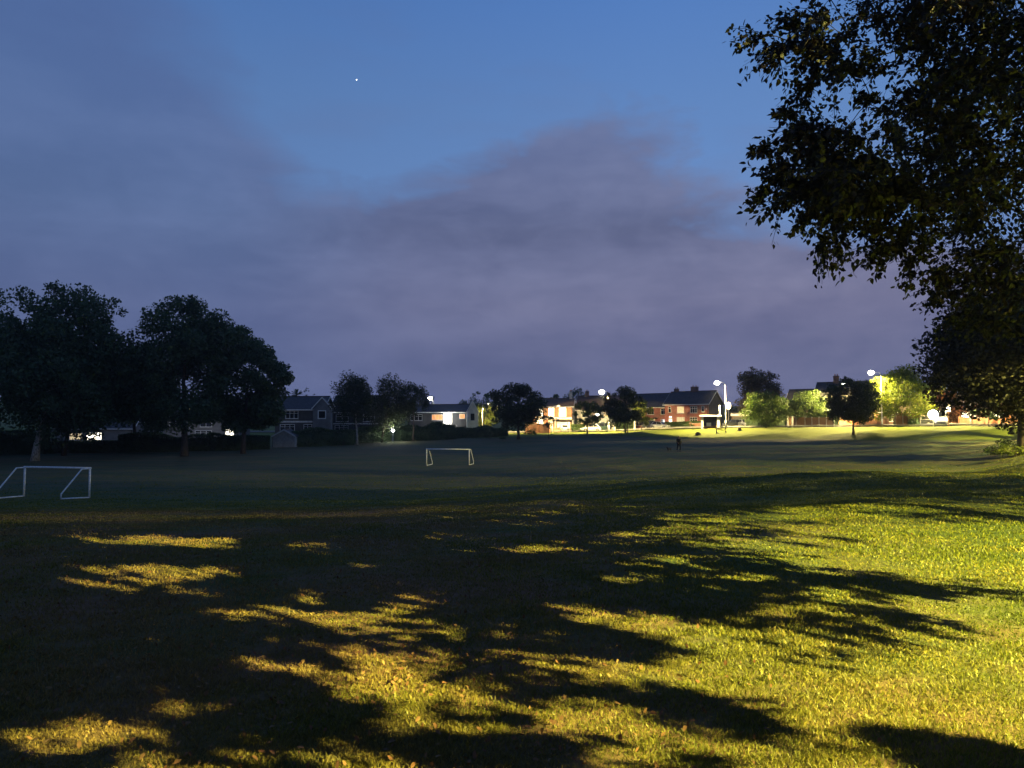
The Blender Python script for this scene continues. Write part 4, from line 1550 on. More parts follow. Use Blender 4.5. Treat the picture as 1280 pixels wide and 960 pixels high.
skin_obj('trousers', [(0, 0, .95), (.10, 0, .86), (.13, -.10, .50), (.15, .02, .10), (-.10, 0, .86), (-.12, .10, .50), (-.13, .21, .12)],
         [(0, 1), (1, 2), (2, 3), (0, 4), (4, 5), (5, 6)], [(.18, .14), .115, .082, .066, .115, .082, .066], MT['denim'], person, 1, 0)
for (a, b) in ((.15, .0), (-.13, .2)):
    skin_obj('shoe', [(a, b + .04, .05), (a, b - .1, .045), (a - .01, b - .2, .035)], [(0, 1), (1, 2)], [(.055, .05), (.052, .04), (.042, .03)], MT['rubber'], person, 1, 0)
skin_obj('hair', [(-.075, -.08, 1.66), (-.085, -.10, 1.75), (-.085, -.13, 1.77)], [(0, 1), (1, 2)], [(.086, .09), (.078, .085), (.06, .06)], MT['hair'], person, 1, 0)
for sx in (-.11, -.045):
    MB().ball((sx - .005, -.205, 1.69), .012, .01, .012, 8, 5).build('eye', MT['white'], person, True)
MB().box(-.11, -.055, -.212, -.2, 1.615, 1.625).build('mouth', MT['leaf_red'], person)
for sx in (-.165, .0):
    MB().ball((sx, -.11, 1.68), .015, .03, .04, 8, 5).build('ear', MT['skin'], person, True)

x_, y_ = at(836, 88.5), 88.5
dog = empty('dog', (x_, y_, tz(x_, y_)), R(215))
dog.scale = (.78, .78, .78)
tag(dog, 'small dark dog standing in the grass left of the walking person', 'dog')
# faces +x locally
skin_obj('body', [(0, 0, .36), (.18, 0, .36), (.30, 0, .38), (.40, 0, .47), (.47, 0, .56), (.57, 0, .54), (.64, 0, .52), (-.18, 0, .39), (-.28, 0, .40),
                  (-.38, 0, .50), (-.43, 0, .62),
                  (.28, .08, .26), (.26, .085, .13), (.28, .085, .03), (.31, .085, .02), (.28, -.08, .26), (.26, -.085, .13), (.28, -.085, .03), (.31, -.085, .02),
                  (-.22, .08, .27), (-.31, .085, .15), (-.27, .085, .03), (-.24, .085, .02), (-.22, -.08, .27), (-.31, -.085, .15), (-.27, -.085, .03), (-.24, -.085, .02),
                  (.45, .05, .63), (.43, .055, .68), (.45, -.05, .63), (.43, -.055, .68)],
         [(0, 1), (1, 2), (2, 3), (3, 4), (4, 5), (5, 6), (0, 7), (7, 8), (8, 9), (9, 10), (2, 11), (11, 12), (12, 13), (13, 14), (2, 15), (15, 16), (16, 17), (17, 18),
          (8, 19), (19, 20), (20, 21), (21, 22), (8, 23), (23, 24), (24, 25), (25, 26), (4, 27), (27, 28), (4, 29), (29, 30)],
         [(.10, .13), (.115, .14), (.10, .12), (.07, .08), (.07, .07), (.04, .045), (.028, .03), (.09, .10), (.09, .10), .025, .015,
          .045, .025, .022, .022, .045, .025, .022, .022, .055, .028, .02, .022, .055, .028, .02, .022, .022, .008, .022, .008], MT['fur'], dog, 1, 0)


# ------------------------------------------------------------------ trees: placed by where they stand
def Tpx(p0, p1, top, Yd, h_base=None, **kw):
    """crown from pixel p0..p1 in width, top row, at distance Yd -> (x, width, height above ground)"""
    xc = at((p0 + p1) / 2, Yd)
    return xc, (p1 - p0) / F * Yd, zabs(top, Yd) - tz(xc, Yd)


def rtree(name, label, p0, p1, top, Yd, low, tpx=None, n=5000, ls=.3, m='leaf_dark', seed=0, tr=.2, lobes=6, group=None, depth=None, **kw):
    xc, w_, hh = Tpx(p0, p1, top, Yd)
    lowh = zabs(low, Yd) - tz(xc, Yd)
    el_ = round_crown(w_, lowh, hh, lobes, seed, depth=depth)
    xt = xc if tpx is None else at(tpx, Yd)
    el_ = [(e[0] + xc - xt, *e[1:]) for e in el_]
    return tree(name, label, xt, Yd, el_, tr, n, ls, MT[m], seed, group, trunk_h=lowh + (hh - lowh) * .55, **kw)


GL = 'big dark trees along the left side of the field'
rtree('broadleaf_tree', 'leftmost huge dark tree, cut by the left edge of the picture', -170, 50, 358, 92, 560, tpx=-20, n=26000, ls=.40, crs=.25, seed=1, tr=.42, lobes=9, group=GL, nclump=150)
rtree('broadleaf_tree', 'huge broad dark tree with a pale trunk behind the nearer goal', 0, 154, 351, 90, 546, tpx=46, n=40000, ls=.40, crs=.25, seed=22, tr=.40, lobes=10, group=GL, nclump=210, bark='bark_pale')
rtree('broadleaf_tree', 'dark slender tree standing close right of the pale trunk behind the nearer goal', 45, 170, 415, 97, 540, tpx=82, n=15000, ls=.40, crs=.25, seed=23, tr=.26, lobes=7, group=GL, nclump=90)
rtree('broadleaf_tree', 'tall dome shaped dark tree, middle one of the three big crowns on the left', 156, 296, 373, 96, 545, tpx=232, n=40000, ls=.40, crs=.24, seed=24, tr=.42, lobes=10, group=GL, nclump=190)
rtree('broadleaf_tree', 'ragged dark tree at the right end of the big crowns on the left', 262, 357, 411, 101, 545, tpx=305, n=30000, ls=.38, seed=31, tr=.30, lobes=8, group=GL, nclump=120, crs=.2)
rtree('broadleaf_tree', 'dark filling tree behind the gap of the two biggest left crowns', 120, 220, 455, 104, 538, n=12000, ls=.45, crs=.25, seed=26, tr=.3, lobes=7, group=GL, nclump=90)

GB = 'birches left of the middle of the field'
rtree('birch_tree', 'slim birch with a pale forked trunk and drooping crown, left one of the group', 416, 468, 460, 119, 532, tpx=447, n=11000, ls=.26, seed=41, tr=.17, lobes=6, group=GB, bark='bark_pale', nclump=90, droop=.9, crs=.27, m='leaf_shade')
rtree('birch_tree', 'birch with a thin dark trunk, middle one of the group', 458, 516, 464, 124, 536, tpx=478, n=13000, ls=.26, seed=42, tr=.17, lobes=6, group=GB, nclump=90, droop=.9, crs=.27, m='leaf_shade')
rtree('birch_tree', 'thin see through birch, right one of the group', 496, 538, 477, 128, 520, n=5000, ls=.26, seed=43, tr=.13, lobes=5, group=GB, nclump=50, droop=.8, crs=.25, m='leaf_shade')
xc, w_, hh = Tpx(376, 394, 479, 150)
tree('cypress_tree', 'narrow pointed dark conifer rising behind the dark white trimmed house', xc, 150, [(0, 0, hh * .3, w_ * .5, w_ * .5, hh * .3), (0, 0, hh * .55, w_ * .46, w_ * .46, hh * .28), (.3, 0, hh * .8, w_ * .3, w_ * .3, hh * .19)],
     .2, 2600, .3, MT['leaf_dark'], 51, 'conifers behind the houses', nclump=60, crs=.3)
# spiky palm like tree
x_ = at(371, 150)
hh = zabs(488, 150) - tz(x_, 150)
root = empty('cabbage_palm', (x_, 150, tz(x_, 150)))
tag(root, 'spiky palm like tree left of the narrow conifer', 'palm')
MB().tube([(0, 0, 0), (.1, 0, hh * .5), (0, 0, hh - .9)], [.16, .12, .1], 8).build('trunk', MT['bark'], root, True)
rs_ = np.random.RandomState(4)
m_ = MB()
for i in range(60):
    a = rs_.uniform(0, 6.28)
    e_ = rs_.uniform(-.5, 1.4)
    d_ = Vector((math.cos(a) * math.cos(e_), math.sin(a) * math.cos(e_), math.sin(e_)))
    sd = d_.cross(Vector((0, 0, 1))).normalized() * .07
    b_ = Vector((0, 0, hh - .9))
    m_.add([b_ - sd, b_ + sd, b_ + d_ * 1.0 + sd, b_ + d_ * 1.5 + Vector((0, 0, -.15)), b_ + d_ * 1.0 - sd], [(0, 1, 2, 3, 4)])
m_.build('crown', MT['leaf_dark'], root)

rtree('broadleaf_tree', 'dark round spreading tree left of the bright white house', 612, 682, 480, 132, 538, tpx=648, n=17000, ls=.3, seed=61, tr=.26, lobes=8, m='leaf_shade', group='dark trees before the houses', nclump=110, crs=.24)
rtree('sapling', 'slim young tree in front of the left edge of the bright white house', 670, 700, 516, 134, 534, tpx=686, n=520, ls=.26, seed=62, tr=.07, lobes=4, m='leaf_shade', nclump=26)
rtree('small_tree', 'small yellow green tree lit by the pale curved lamp', 584, 624, 499, 166, 536, n=4200, ls=.3, seed=63, tr=.14, lobes=6, m='leaf_yellow', nclump=55)
rtree('small_tree', 'small open green tree with a thin trunk between the bright white house and the lamp', 714, 756, 499, 141, 531, tpx=734, n=5200, ls=.26, seed=64, tr=.13, lobes=7, m='leaf_green', nclump=46)
rtree('street_tree', 'dark egg shaped tree with twin leaning stems right of the lamp', 754, 804, 485, 141, 532, tpx=783, n=15000, ls=.28, seed=65, tr=.13, lobes=7, m='leaf_shade', nclump=80, stems=2, depth=6, crs=.28)
rtree('small_tree', 'yellow lit foliage reaching right from behind the dark twin stemmed tree', 786, 817, 499, 156, 533, n=5200, ls=.28, seed=66, tr=.12, lobes=6, m='leaf_yellow', nclump=45)
rtree('broadleaf_tree', 'tall copper brown tree rising behind the street trees', 922, 974, 457, 160, 535, n=17000, ls=.36, seed=67, tr=.3, lobes=9, m='leaf_copper', nclump=150, crs=.27)
rtree('street_tree', 'round dark green street tree in front of the tall copper brown tree', 928, 986, 489, 129.5, 534, tpx=957, n=14000, ls=.27, seed=68, tr=.16, lobes=7, m='leaf_green', nclump=110, crs=.27, group='street trees on the lit verge')
rtree('street_tree', 'round street tree with its right side lit yellow, second street tree from the lamp pole', 985, 1035, 486, 131, 530, tpx=1005, n=13000, ls=.27, seed=69, tr=.14, lobes=7, m='leaf_green', nclump=110, crs=.27, group='street trees on the lit verge')
rtree('street_tree', 'dark wide street tree left of the bright yellow green tree', 1032, 1096, 473, 107, 530, tpx=1066, n=18000, ls=.27, seed=70, tr=.17, lobes=7, m='leaf_shade', nclump=130, crs=.28, group='street trees on the lit verge')
rtree('street_tree', 'brilliant yellow green tree lit by the street lamp with the speckled pole', 1086, 1170, 458, 114, 528, tpx=1117, n=19000, ls=.27, seed=71, tr=.2, lobes=9, m='leaf_lime', nclump=160, crs=.23, group='street trees on the lit verge')
rtree('ornamental_tree', 'small red leaved tree behind the lantern post', 1168, 1200, 477, 122, 532, n=2600, ls=.27, seed=72, tr=.14, lobes=5, m='leaf_red', nclump=40)
rtree('sapling', 'slim tree with a thin dark trunk at the right behind the field', 1216, 1256, 502, 104, 526, tpx=1235, n=1800, ls=.25, seed=73, tr=.1, lobes=5, m='leaf_dark', nclump=30)
rtree('ornamental_tree', 'reddish bush like tree glowing behind the orange wall', 1192, 1232, 508, 116, 536, n=1800, ls=.25, seed=74, tr=.1, lobes=5, m='leaf_red', nclump=30)
rtree('broadleaf_tree', 'dark tree filling the skyline beyond the right end of the field', 1150, 1290, 452, 150, 535, n=6000, ls=.4, seed=75, tr=.3, lobes=7, m='leaf_dark', nclump=80)
GF = 'far trees on the skyline'
for i, (a, b, t, Yd, lb) in enumerate([
        (572, 628, 489, 215, 'far dark tree on the skyline left of the dark round spreading tree'),
        (676, 706, 489, 215, 'far dark tree on the skyline over the left part of the bright white house'),
        (700, 748, 487, 222, 'far ragged dark tree on the skyline left of the street lamp head'),
        (520, 575, 508, 230, 'far low tree on the skyline over the long low house'),
        (775, 800, 500, 230, 'far low tree on the skyline left of the brick gable'),
        (906, 934, 505, 215, 'far low tree on the skyline right of the glaring lamp pole'),
        (1020, 1050, 488, 190, 'far dark tree on the skyline left of the dark wide street tree'),
        (395, 430, 503, 200, 'far low tree on the skyline over the grey gable')]):
    rtree('broadleaf_tree', lb, a, b, t, Yd, 538, n=2800, ls=.55, seed=80 + i, tr=.3, lobes=6, group=GF, nclump=50)

# the dark tree at the right edge
x_, y_ = 39.0, 58.0
el_ = [(0, 0, 7.6, 6.5, 6, 4.6), (-4.2, -.5, 5.6, 3.0, 3, 2.5), (-3.4, 0, 8.6, 3.2, 3, 2.4), (-5.4, 0, 4.6, 2.0, 2.2, 1.6), (-1.5, 0, 10.6, 3.4, 3.2, 2.5), (3, 1, 9, 5, 4, 4), (0, -4, 6.2, 4, 2.6, 3.4),
       (-2.4, -2.5, 4.0, 3.4, 2.4, 1.4), (2, -3, 3.6, 3.4, 2.4, 1.4), (1.5, 0, 12.2, 3.5, 3, 2.2), (-6.3, .5, 6.2, 1.5, 1.5, 1.0)]
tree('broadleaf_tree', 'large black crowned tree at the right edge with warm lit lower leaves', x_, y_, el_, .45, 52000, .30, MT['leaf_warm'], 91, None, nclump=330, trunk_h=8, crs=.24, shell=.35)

el_ = [(0, 0, 6.6, 5, 5, 3.2), (-2.6, 0, 5.0, 3.2, 3, 1.9), (-1, 0, 8.8, 4.2, 4, 2.2), (2, 0, 10, 4, 4, 2.4), (-4.2, .5, 6.0, 2.2, 2, 1.6), (1, -2, 4.4, 3.6, 3, 1.3)]
tree('broadleaf_tree', 'park tree filling the right edge between the overhanging beech and the black crowned tree', 25.2, 27.5, el_, .34, 26000, .17, MT['leaf_dark'], 93, None, nclump=260, trunk_h=7, crs=.2, shell=.35)

rtree('broadleaf_tree', 'park tree just outside the right edge, in front of the out of frame street lamp', 1330, 1640, 250, 40, 500, n=9000, ls=.32, seed=94, tr=.34, lobes=9, m='leaf_shade', nclump=90, crs=.2)

# the filling darkness behind the right tree: another park tree beyond it
rtree('broadleaf_tree', 'dark park tree behind the large tree at the right edge', 1210, 1420, 330, 84, 515, n=18000, ls=.45, crs=.25, seed=92, tr=.4, lobes=9, m='leaf_dark', nclump=120)


# ------------------------------------------------------------------ the overhanging beech whose boughs fill the upper right
def spray_tree(name, label, base, r0, h0, ells, nclump, seed, twigs, lpt, lsize, m, extra=(), shade=True, simple=False, group=None, cr=.5):
    rs = np.random.RandomState(seed)
    bz = tz(base[0], base[1])
    root = empty(name, (base[0], base[1], bz - .05))
    tag(root, label, 'tree', group)
    O = np.array([base[0], base[1], bz - .05])
    C = []
    E = np.array(ells, float)
    cnt = E[:, 6].astype(int)
    for e, c_ in zip(E, cnt):
        d = rs.normal(size=(c_, 3))
        d /= np.linalg.norm(d, axis=1)[:, None]
        C.append(e[:3] + d * (rs.uniform(0, 1, c_) ** .45)[:, None] * e[3:6])
    C = np.concatenate(C + ([np.array([q[0] for q in extra])] if extra else []))
    nn = len(C)
    inv = np.zeros(nn, bool)
    px, py, f = to_px(C)
    mb = MB()
    top = Vector(O + np.array([0, 0, h0]))
    nodes = []
    P0 = []
    for i in range(8):
        t = i / 7
        P0.append(Vector(O) + Vector((rs.normal() * .06, rs.normal() * .06, h0 * t)))
    rd = [r0 * (1.3 if i == 0 else 1) * (1 - .5 * i / 7) for i in range(8)]
    mb.tube([p - Vector(O) for p in P0], rd, 12)
    nodes = list(zip(P0[2:], rd[2:], [0.0] * 6))
    if shade:
        kc = keep_shade(C, rs, False)
        kc[len(C) - len(extra):] = True
        kc |= (f > .5) & (px < 1290) & (py > -20)
        C = C[kc]
        nn = len(C)
    order = np.argsort(np.linalg.norm(C - np.array(top), axis=1))
    LP, LA = [], []
    for j in order:
        c = Vector(C[j])
        # not heading back through the trunk: nearest node counting its distance from the trunk
        best = min(nodes, key=lambda q: (q[0] - c).length + .35 * q[2] + (.6 if q[0].z > c.z + .5 else 0))
        p0, r_, dt = best
        ln = (c - p0).length
        r1 = max(.008, min(r_ * .62, .012 + .028 * ln))
        m1 = p0.lerp(c, .35) + Vector((rs.normal() * .05, rs.normal() * .05, .09)) * ln
        m2 = p0.lerp(c, .7) + Vector((rs.normal() * .04, rs.normal() * .04, .07)) * ln
        mb.tube([Vector(q) - Vector(O) for q in (p0, m1, m2, c)], [r1, r1 * .8, r1 * .6, r1 * .4], 5, caps=False)
        nodes.append((m1, r1 * .8, dt + ln * .35))
        nodes.append((m2, r1 * .6, dt + ln * .7))
        nodes.append((c, r1 * .4, dt + ln))
        out = (c - m2)
        if out.length < .01:
            out = Vector((0, 0, 1))
        out.normalize()
        is_extra = j >= nn - len(extra)
        nt_ = twigs
        tw = []
        for k in range(nt_):
            d = out * .55 + Vector(rs.normal(size=3)) * .62
            d.z *= .7
            d.normalize()
            L_ = rs.uniform(.35, .8) * cr * 1.7
            if is_extra:
                ex = extra[j - (nn - len(extra))]
                d = (Vector(ex[1]) + Vector(rs.normal(size=3)) * .25).normalized()
                L_ = rs.uniform(.4, 1) * ex[2]
            st0 = m2.lerp(c, rs.uniform(.3, 1))
            q0 = st0
            q1 = st0 + d * L_ * .5 + Vector((0, 0, .02))
            q2 = st0 + d * L_ + Vector((0, 0, -.12 * L_))
            if simple:
                tw.append((q0, q1, q2))
            else:
                mb.tube([q - Vector(O) for q in (q0, q1, q2)], [.006, .0045, .002], 3, caps=False)
            t = (np.arange(lpt) + rs.uniform(.2, 1, lpt)) / lpt
            A = np.array(q0)[None] * ((1 - t) ** 2)[:, None] + np.array(q1)[None] * (2 * t * (1 - t))[:, None] + np.array(q2)[None] * (t ** 2)[:, None]
            LP.append(A + rs.normal(size=A.shape) * lsize * .35)
            LA.append(np.repeat(np.array(d)[None], lpt, 0))
        if tw:
            kt = keep_shade(np.array([q for t3 in tw for q in t3[1:]]), rs, False).reshape(-1, 2).all(1)
            for t3, k3 in zip(tw, kt):
                if k3:
                    mb.tube([q - Vector(O) for q in t3], [.006, .0045, .002], 3, caps=False)
    LP = np.concatenate(LP)
    LA = np.concatenate(LA)
    if shade:
        k = keep_shade(LP, rs)
        LP, LA = LP[k], LA[k]
    n = len(LP)
    a = LA * .5 + rs.normal(size=(n, 3)) * .6 + np.array([0, 0, -.45])
    a /= np.linalg.norm(a, axis=1)[:, None]
    mm = rs.normal(size=(n, 3)) * .8 + np.array([0, 0, .7])
    b = np.cross(mm, a)
    b /= np.linalg.norm(b, axis=1)[:, None] + 1e-9
    nv = np.cross(a, b)
    s = (lsize * rs.uniform(.65, 1.25, n))[:, None]
    c0 = LP - O
    vs = [c0, c0 + a * s * .3 + b * s * .33 + nv * s * .07, c0 + a * s * .72 + b * s * .24 + nv * s * .05, c0 + a * s * 1.08 - nv * s * .04,
          c0 + a * s * .72 - b * s * .24 + nv * s * .05, c0 + a * s * .3 - b * s * .33 + nv * s * .07]
    if simple:
        vs = [c0, c0 + a * s * .5 + b * s * .42, c0 + a * s * 1.08, c0 + a * s * .5 - b * s * .42]
    np_mesh('crown', np.stack(vs, 1).reshape(-1, 3), len(vs), MT[m], root)
    mb.build('trunk', MT['bark_dark'], root, smooth=True)
    print(name, 'leaves', n)
    return root


def wp(px, py, Yd):
    return (at(px, Yd), Yd, zabs(py, Yd))


def we(px, py, Yd, rx, ry, rz_, n):
    p = wp(px, py, Yd)
    return (*p, rx / F * Yd, ry, rz_ / F * Yd, n)


BE = [we(1160, 30, 9.6, 150, 1.6, 75, 43), we(1235, 90, 10.2, 90, 1.8, 95, 31), we(1085, 190, 9.2, 92, 1.2, 62, 38), we(1040, 232, 9.0, 60, .9, 28, 11),
      we(1190, 175, 9.8, 110, 1.6, 85, 43), we(1130, 262, 9.3, 95, 1.2, 35, 21), we(1210, 300, 9.8, 85, 1.5, 52, 16), we(1262, 250, 10.4, 70, 1.6, 90, 17),
      we(1050, 60, 9.4, 55, .8, 32, 8), we(1180, -110, 10, 190, 2.2, 90, 43), we(1330, 60, 10, 120, 2.4, 230, 49), we(1040, 155, 9.2, 35, .8, 25, 4), we(1005, 205, 9.1, 48, .7, 34, 9), we(1030, 30, 9.3, 45, .8, 40, 8), we(1225, 375, 11.5, 60, 1.2, 50, 16),
      we(1265, 335, 10.5, 60, 1.2, 42, 13), (9.5, 10.5, 9.5, 5.0, 5.0, 3.2, 55), (12.5, 12, 7, 4.0, 4, 3.0, 37), (10.6, 4.6, 6.5, 4.2, 2.2, 1.5, 117), (9, 6.5, 5.6, 2.4, 1.6, 1.2, 37), (14.5, 8.5, 6.5, 4.0, 3.6, 1.3, 130), (9.5, 7, 6.4, 3, 2, 1.2, 60)]  # unseen lamp side clumps added here to shade the crown and the field
EX = [(wp(958, 32, 9.2), (-1, 0, -.3), .55), (wp(985, 50, 9.2), (-.8, 0, -.8), .5), (wp(968, 178, 9.0), (-1, 0, .1), .4), (wp(962, 235, 8.9), (-.9, 0, -.5), .4),
      (wp(1030, 290, 9.0), (-.1, 0, -1), .62), (wp(1048, 300, 9.0), (.1, 0, -1), .45), (wp(1020, 262, 9.0), (-.5, 0, -.8), .4), (wp(1105, 305, 9.3), (-.3, .2, -.8), .4),
      (wp(1140, 320, 9.4), (0, .2, -1), .45), (wp(1175, 340, 9.5), (.2, .2, -1), .3), (wp(990, 205, 9.0), (-.9, 0, .1), .4), (wp(1005, 20, 9.2), (-1, 0, .0), .4),
      (wp(1000, 130, 9.2), (-1, 0, -.1), .3), (wp(1100, 118, 9.3), (-1, .2, .2), .3)]
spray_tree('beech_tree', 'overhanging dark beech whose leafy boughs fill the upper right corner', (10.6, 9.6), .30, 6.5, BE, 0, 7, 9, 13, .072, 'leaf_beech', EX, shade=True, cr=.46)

# unseen tree behind the camera; its crown is shaped to throw the lawn shade
rs_ = np.random.RandomState(5)
SH = [(5.4, 1.4, 4.5, 2.6, 1.9, .9, 150), (3.6, -.6, 4.6, 2.2, 1.6, .9, 90), (6.6, -1.0, 4.8, 2.0, 1.6, .9, 50), (7.4, 1.6, 4.2, 1.8, 1.6, .9, 80), (5.0, -4, 7.0, 4.0, 4.0, 2.0, 60),
      (4.8, .6, 5.9, 3.0, 2.4, .8, 90), (8.6, 3.6, 4.6, 1.6, 1.6, 1.1, 50), (6.8, 3.4, 4.9, 1.6, 1.4, .8, 60), (1.2, -2.2, 4.4, 2.2, 1.8, 1.0, 50), (7.6, .1, 3.9, 1.4, .8, .4, 60), (6.6, 3.4, 6.0, 2.6, 2.2, .9, 90), (10.2, 4.2, 6.3, 2.6, 1.8, .9, 110), (6.5, 4.6, 5.3, 2.6, 1.4, .6, 110), (8.2, 5.0, 5.7, 3.2, 1.3, .7, 120), (12, 5, 5.8, 2.5, 1.5, .7, 80), (13.4, 3.6, 5.7, 2.4, 1.9, .7, 130), (12.6, 1.2, 5.9, 1.5, 1.6, .6, 50)]
spray_tree('beech_tree', 'unseen beech just behind and right of the camera, crown shaped to cast the dappled shade', (7.2, -5.6), .34, 6.0, SH, 0, 17, 9, 17, .10, 'leaf_beech', (), shade=True, cr=.6, simple=True)


# ------------------------------------------------------------------ hedges and shrubs
def hedge(label, x0, y0, x1, y1, hgt, wd, n, m, seed, name='hedge', ls=.28, group=None, rough=.25):
    rs = np.random.RandomState(seed)
    L_ = math.hypot(x1 - x0, y1 - y0)
    zc = (tz(x0, y0) + tz(x1, y1)) / 2
    root = empty(name, ((x0 + x1) / 2, (y0 + y1) / 2, zc))
    tag(root, label, 'hedge', group)
    t = rs.uniform(0, 1, n)
    prof = hgt * (1 + rough * vnoise(t * L_, t * 0, 1.1, seed))
    u = rs.uniform(-1, 1, n)
    v = rs.uniform(0, 1, n)
    side = rs.uniform(0, 1, n)
    # mostly on the skin: sides and top
    uu = np.where(side < .6, np.sign(u) * (1 - .25 * rs.uniform(0, 1, n) ** 2), u)
    vv = np.where(side < .6, v, 1 - .15 * rs.uniform(0, 1, n))
    dx, dy = (x1 - x0) / L_, (y1 - y0) / L_
    bulge = 1 - .45 * vv ** 3
    X_ = x0 + dx * t * L_ - dy * uu * wd / 2 * bulge
    Y_ = y0 + dy * t * L_ + dx * uu * wd / 2 * bulge
    Z_ = terr(X_, Y_) + vv * prof
    P = np.stack([X_, Y_, Z_], -1) - np.array([(x0 + x1) / 2, (y0 + y1) / 2, zc])
    V_, k = leaves(P, rs, ls)
    np_mesh('foliage', V_, k, m, root)
    core = MB()
    seg = max(3, int(L_ / 1.5))
    vs, fs = [], []
    for i in range(seg + 1):
        tt = i / seg
        hh_ = hgt * (1 + rough * float(vnoise(np.array([tt * L_]), np.array([0.]), 1.1, seed)[0])) * .86
        cx, cy = x0 + dx * tt * L_, y0 + dy * tt * L_
        zz = tz(cx, cy) - zc
        for (s_, z_) in ((-.42, 0), (-.40, .75), (-.2, 1), (.2, 1), (.40, .75), (.42, 0)):
            vs.append((cx - dy * s_ * wd - (x0 + x1) / 2, cy + dx * s_ * wd - (y0 + y1) / 2, zz - .1 + z_ * hh_))
    for i in range(seg):
        for k2 in range(5):
            a = i * 6 + k2
            fs.append((a, a + 1, a + 7, a + 6))
    fs += [tuple(range(6)), tuple(range(seg * 6 + 5, seg * 6 - 1, -1))]
    core.add(vs, fs).build('stems', MT['leaf_dark'], root)
    return root


GH = 'boundary hedges on the left side'
hedge('tall black hedge below the leftmost trees', at(-160, 98), 98, at(60, 101), 101, 2.9, 2.2, 5000, MT['leaf_dark'], 1, group=GH)
hedge('lower piece of black hedge below the long warm lit window', at(60, 101.2), 101.2, at(150, 103), 103, 1.5, 1.6, 3200, MT['leaf_dark'], 2, group=GH, rough=.1)
hedge('black hedge between the two biggest trees and the round dark tree', at(150, 103), 103, at(262, 106), 106, 2.3, 2.2, 3600, MT['leaf_dark'], 3, group=GH)
hedge('black hedge behind the trunk of the ragged dark tree', at(262, 106), 106, at(338, 109), 109, 2.1, 2.0, 2800, MT['leaf_dark'], 4, group=GH)
hedge('dark hedge in front of the grey gable, right of the shed', at(362, 113), 113, at(440, 119), 119, 2.3, 2.2, 3200, MT['leaf_dark'], 5, group=GH, rough=.4)
hedge('uneven dark hedge behind the birch trunks', at(440, 121.5), 121.5, at(484, 128), 128, 2.4, 2.2, 2600, MT['leaf_dark'], 6, group=GH, rough=.4)
hedge('rounded shrubs hedge right of the garden light', at(497, 128), 128, at(566, 134), 134, 2.5, 3.0, 3600, MT['leaf_dark'], 7, group=GH, rough=.5)
hedge('low dark hedge between the low house and the dark round spreading tree', at(566, 137), 137, at(632, 142), 142, 1.9, 2.2, 2600, MT['leaf_dark'], 8, group=GH, rough=.3)
GR = 'clipped garden hedges by the road'
hedge('lit green hedge left of the white hatchback', at(714, 160), 160, at(731, 160), 160, 1.7, 1.6, 1200, MT['leaf_green'], 9, group=GR)
hedge('tall green hedge between the two white gateposts', at(770, 161), 161, at(792, 162), 162, 2.2, 1.5, 1500, MT['leaf_green'], 10, group=GR)
hedge('long low clipped hedge in front of the two storey red brick house', at(830, 161), 161, at(876, 154), 154, 1.35, 1.3, 2600, MT['leaf_green'], 11, group=GR, rough=.05)
hedge('dark hedge behind the slim street tree', at(1005, 131.5), 131.5, at(1044, 124), 124, 2.3, 1.5, 2200, MT['leaf_green'], 12, group=GR)
hedge('dark hedge behind the round dark green street tree', at(935, 142), 142, at(984, 136), 136, 2.2, 2, 2200, MT['leaf_dark'], 13, group=GR, rough=.4)
hedge('small clipped bush right of the fence under the bright yellow green tree', at(1136, 112), 112, at(1147, 111), 111, 1.1, 1.2, 500, MT['leaf_green'], 14, group=GR)
for i, (px, Yd, w_, h_, mm, lb) in enumerate([
        (628, 128, 1.0, .55, 'leaf_dark', 'tiny dark shrub on the field edge below the dark round spreading tree'),
        (1251, 60, 2.8, 1.3, 'leaf_green', 'rough lit bush on the bank at the right edge'),
        (1268, 56, 2.6, 1.0, 'leaf_yellow', 'pale lit tuft of tall weeds on the bank at the right edge'),
        (612, 134, 2.4, 1.5, 'leaf_dark', 'dark bush left of the trunk of the dark round spreading tree'),
        (663, 140, 2.6, 1.3, 'leaf_green', 'lit bush right of the trunk of the dark round spreading tree'),
        (430, 116, 3.4, 1.9, 'leaf_dark', 'dark bush left of the pale birch trunk'),
        (466, 121, 3.6, 2.1, 'leaf_dark', 'dark bush between the two birch trunks')]):
    x_ = at(px, Yd)
    tree('shrub', lb, x_, Yd, [(0, 0, h_ * .5, w_ / 2, w_ / 2, h_ * .5), (w_ * .25, 0, h_ * .4, w_ * .3, w_ * .3, h_ * .4), (-w_ * .3, .1, h_ * .35, w_ * .28, w_ * .3, h_ * .35)],
         .04, 700, .16, MT[mm], 200 + i, 'shrubs on the edge of the field', 'shrub', nclump=24, crs=.3, trunk_h=h_ * .6)


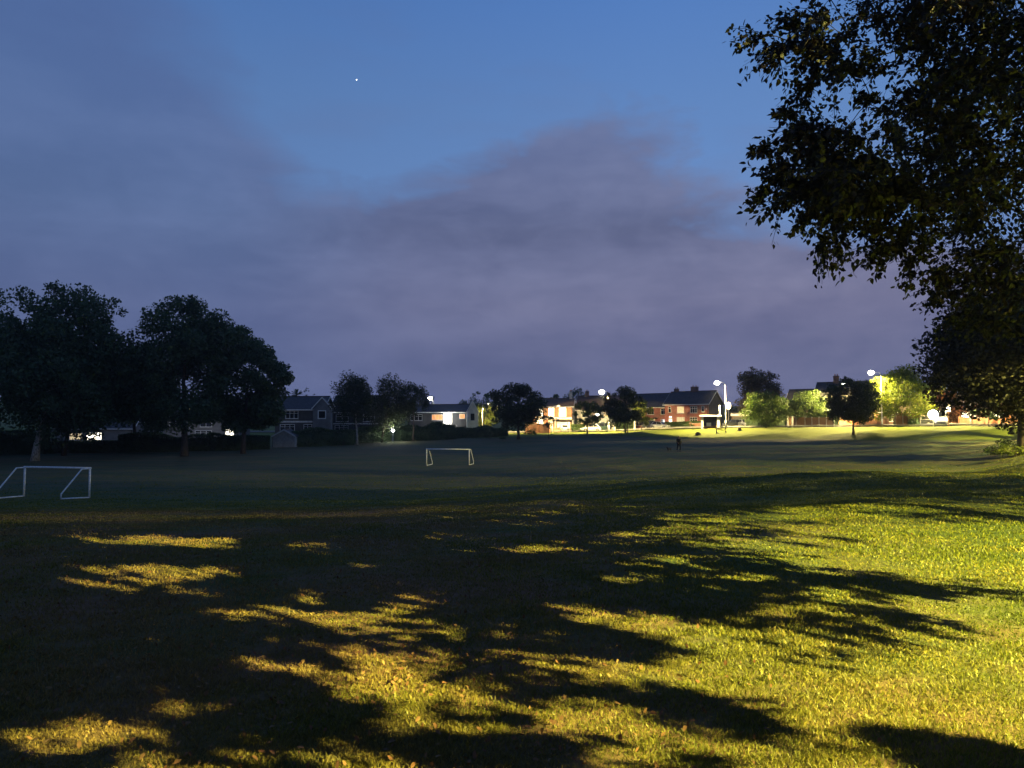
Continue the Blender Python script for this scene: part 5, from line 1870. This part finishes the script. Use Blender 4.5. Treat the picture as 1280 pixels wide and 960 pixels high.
# ------------------------------------------------------------------ grass blades on the near lawn, thinning out with distance
def grass():
    rs = np.random.RandomState(11)
    n = 780000
    r = 2.6 * (95 / 2.6) ** (rs.uniform(0, 1, n) ** 1.28)
    a = rs.uniform(R(-41), R(41), n)
    x = r * np.sin(a)
    y = r * np.cos(a)
    # tufts: pull blades towards clump centres
    cl = vnoise(x, y, 9.0, 21) + vnoise(x, y, 17.0, 22) * .8
    keep = cl + .7 * vnoise(x, y, 1.2, 61) > rs.uniform(-1.4, .45, n)
    x, y, r = x[keep], y[keep], r[keep]
    n = len(x)
    z = terr(x, y) - .004
    h_ = rs.uniform(.014, .036, n) * (1 + .5 * np.clip(vnoise(x, y, 2.1, 4), -1, 1)) * (1 + np.clip(r - 8, 0, 50) * .02)
    h_ = h_ * (1 - .75 * sm(30, 90, r))
    w_ = (.0012 + .00055 * np.clip(r - 2, 0, 70)) * rs.uniform(.7, 1.4, n)
    th = rs.uniform(0, 2 * np.pi, n)
    lean = rs.uniform(.1, 1.1, n)
    ld_ = rs.uniform(0, 2 * np.pi, n)
    sx, sy = np.cos(th) * w_, np.sin(th) * w_
    lx, ly = np.cos(ld_) * lean * h_, np.sin(ld_) * lean * h_
    z0 = np.zeros(n)
    v0 = np.stack([x - sx, y - sy, z], -1)
    v1 = np.stack([x + sx, y + sy, z], -1)
    v2 = np.stack([x + sx * .8 + lx * .35, y + sy * .8 + ly * .35, z + h_ * .6], -1)
    v3 = np.stack([x + lx, y + ly, z + h_ * .95], -1)
    v4 = np.stack([x - sx * .8 + lx * .35, y - sy * .8 + ly * .35, z + h_ * .6], -1)
    V_ = np.stack([v0, v1, v2, v3, v4], 1).reshape(-1, 3)
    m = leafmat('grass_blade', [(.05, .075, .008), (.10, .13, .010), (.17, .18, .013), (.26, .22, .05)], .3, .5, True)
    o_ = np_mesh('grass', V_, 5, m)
    tag(o_, 'short yellow green grass covering the near lawn', 'grass', kind='stuff')
    print('blades', n)


grass()


# fallen leaves on the near lawn
def litter():
    rs = np.random.RandomState(19)
    n = 9000
    r = 3 * (26 / 3) ** rs.uniform(0, 1, n)
    a = rs.uniform(R(-40), R(30), n)
    x, y = r * np.sin(a), r * np.cos(a)
    k = vnoise(x, y, .7, 6) + .12 * (-x) > rs.uniform(-.4, 1.3, n)
    x, y = x[k], y[k]
    n = len(x)
    P = np.stack([x, y, terr(x, y) + .028], -1)
    V_, kk = leaves(P, rs, .034, np.array([0, 0, 3.0]), hexa=True)
    o_ = np_mesh('fallen_leaves', V_, kk, leafmat('dry_leaf', [(.10, .04, .02), (.16, .08, .035), (.22, .14, .06)], .1, .8))
    tag(o_, 'dry brown fallen leaves scattered over the shaded grass', 'leaf litter', kind='stuff')


litter()


# ------------------------------------------------------------------ thin haze volume added for lamp glow and lifted darks
hm = bpy.data.materials.new('haze')
hm.use_nodes = True
t_ = hm.node_tree
t_.nodes.clear()
vo = N(t_, 'ShaderNodeVolumePrincipled')
vo.inputs['Color'].default_value = (.9, .93, 1, 1)
vo.inputs['Density'].default_value = .0003
vo.inputs['Anisotropy'].default_value = .72
ou = N(t_, 'ShaderNodeOutputMaterial')
wire(t_, vo.outputs[0], ou.inputs['Volume'])
o = MB().box(-330, 330, -60, 420, -6, 60).build('haze', hm)
tag(o, kind='stuff')
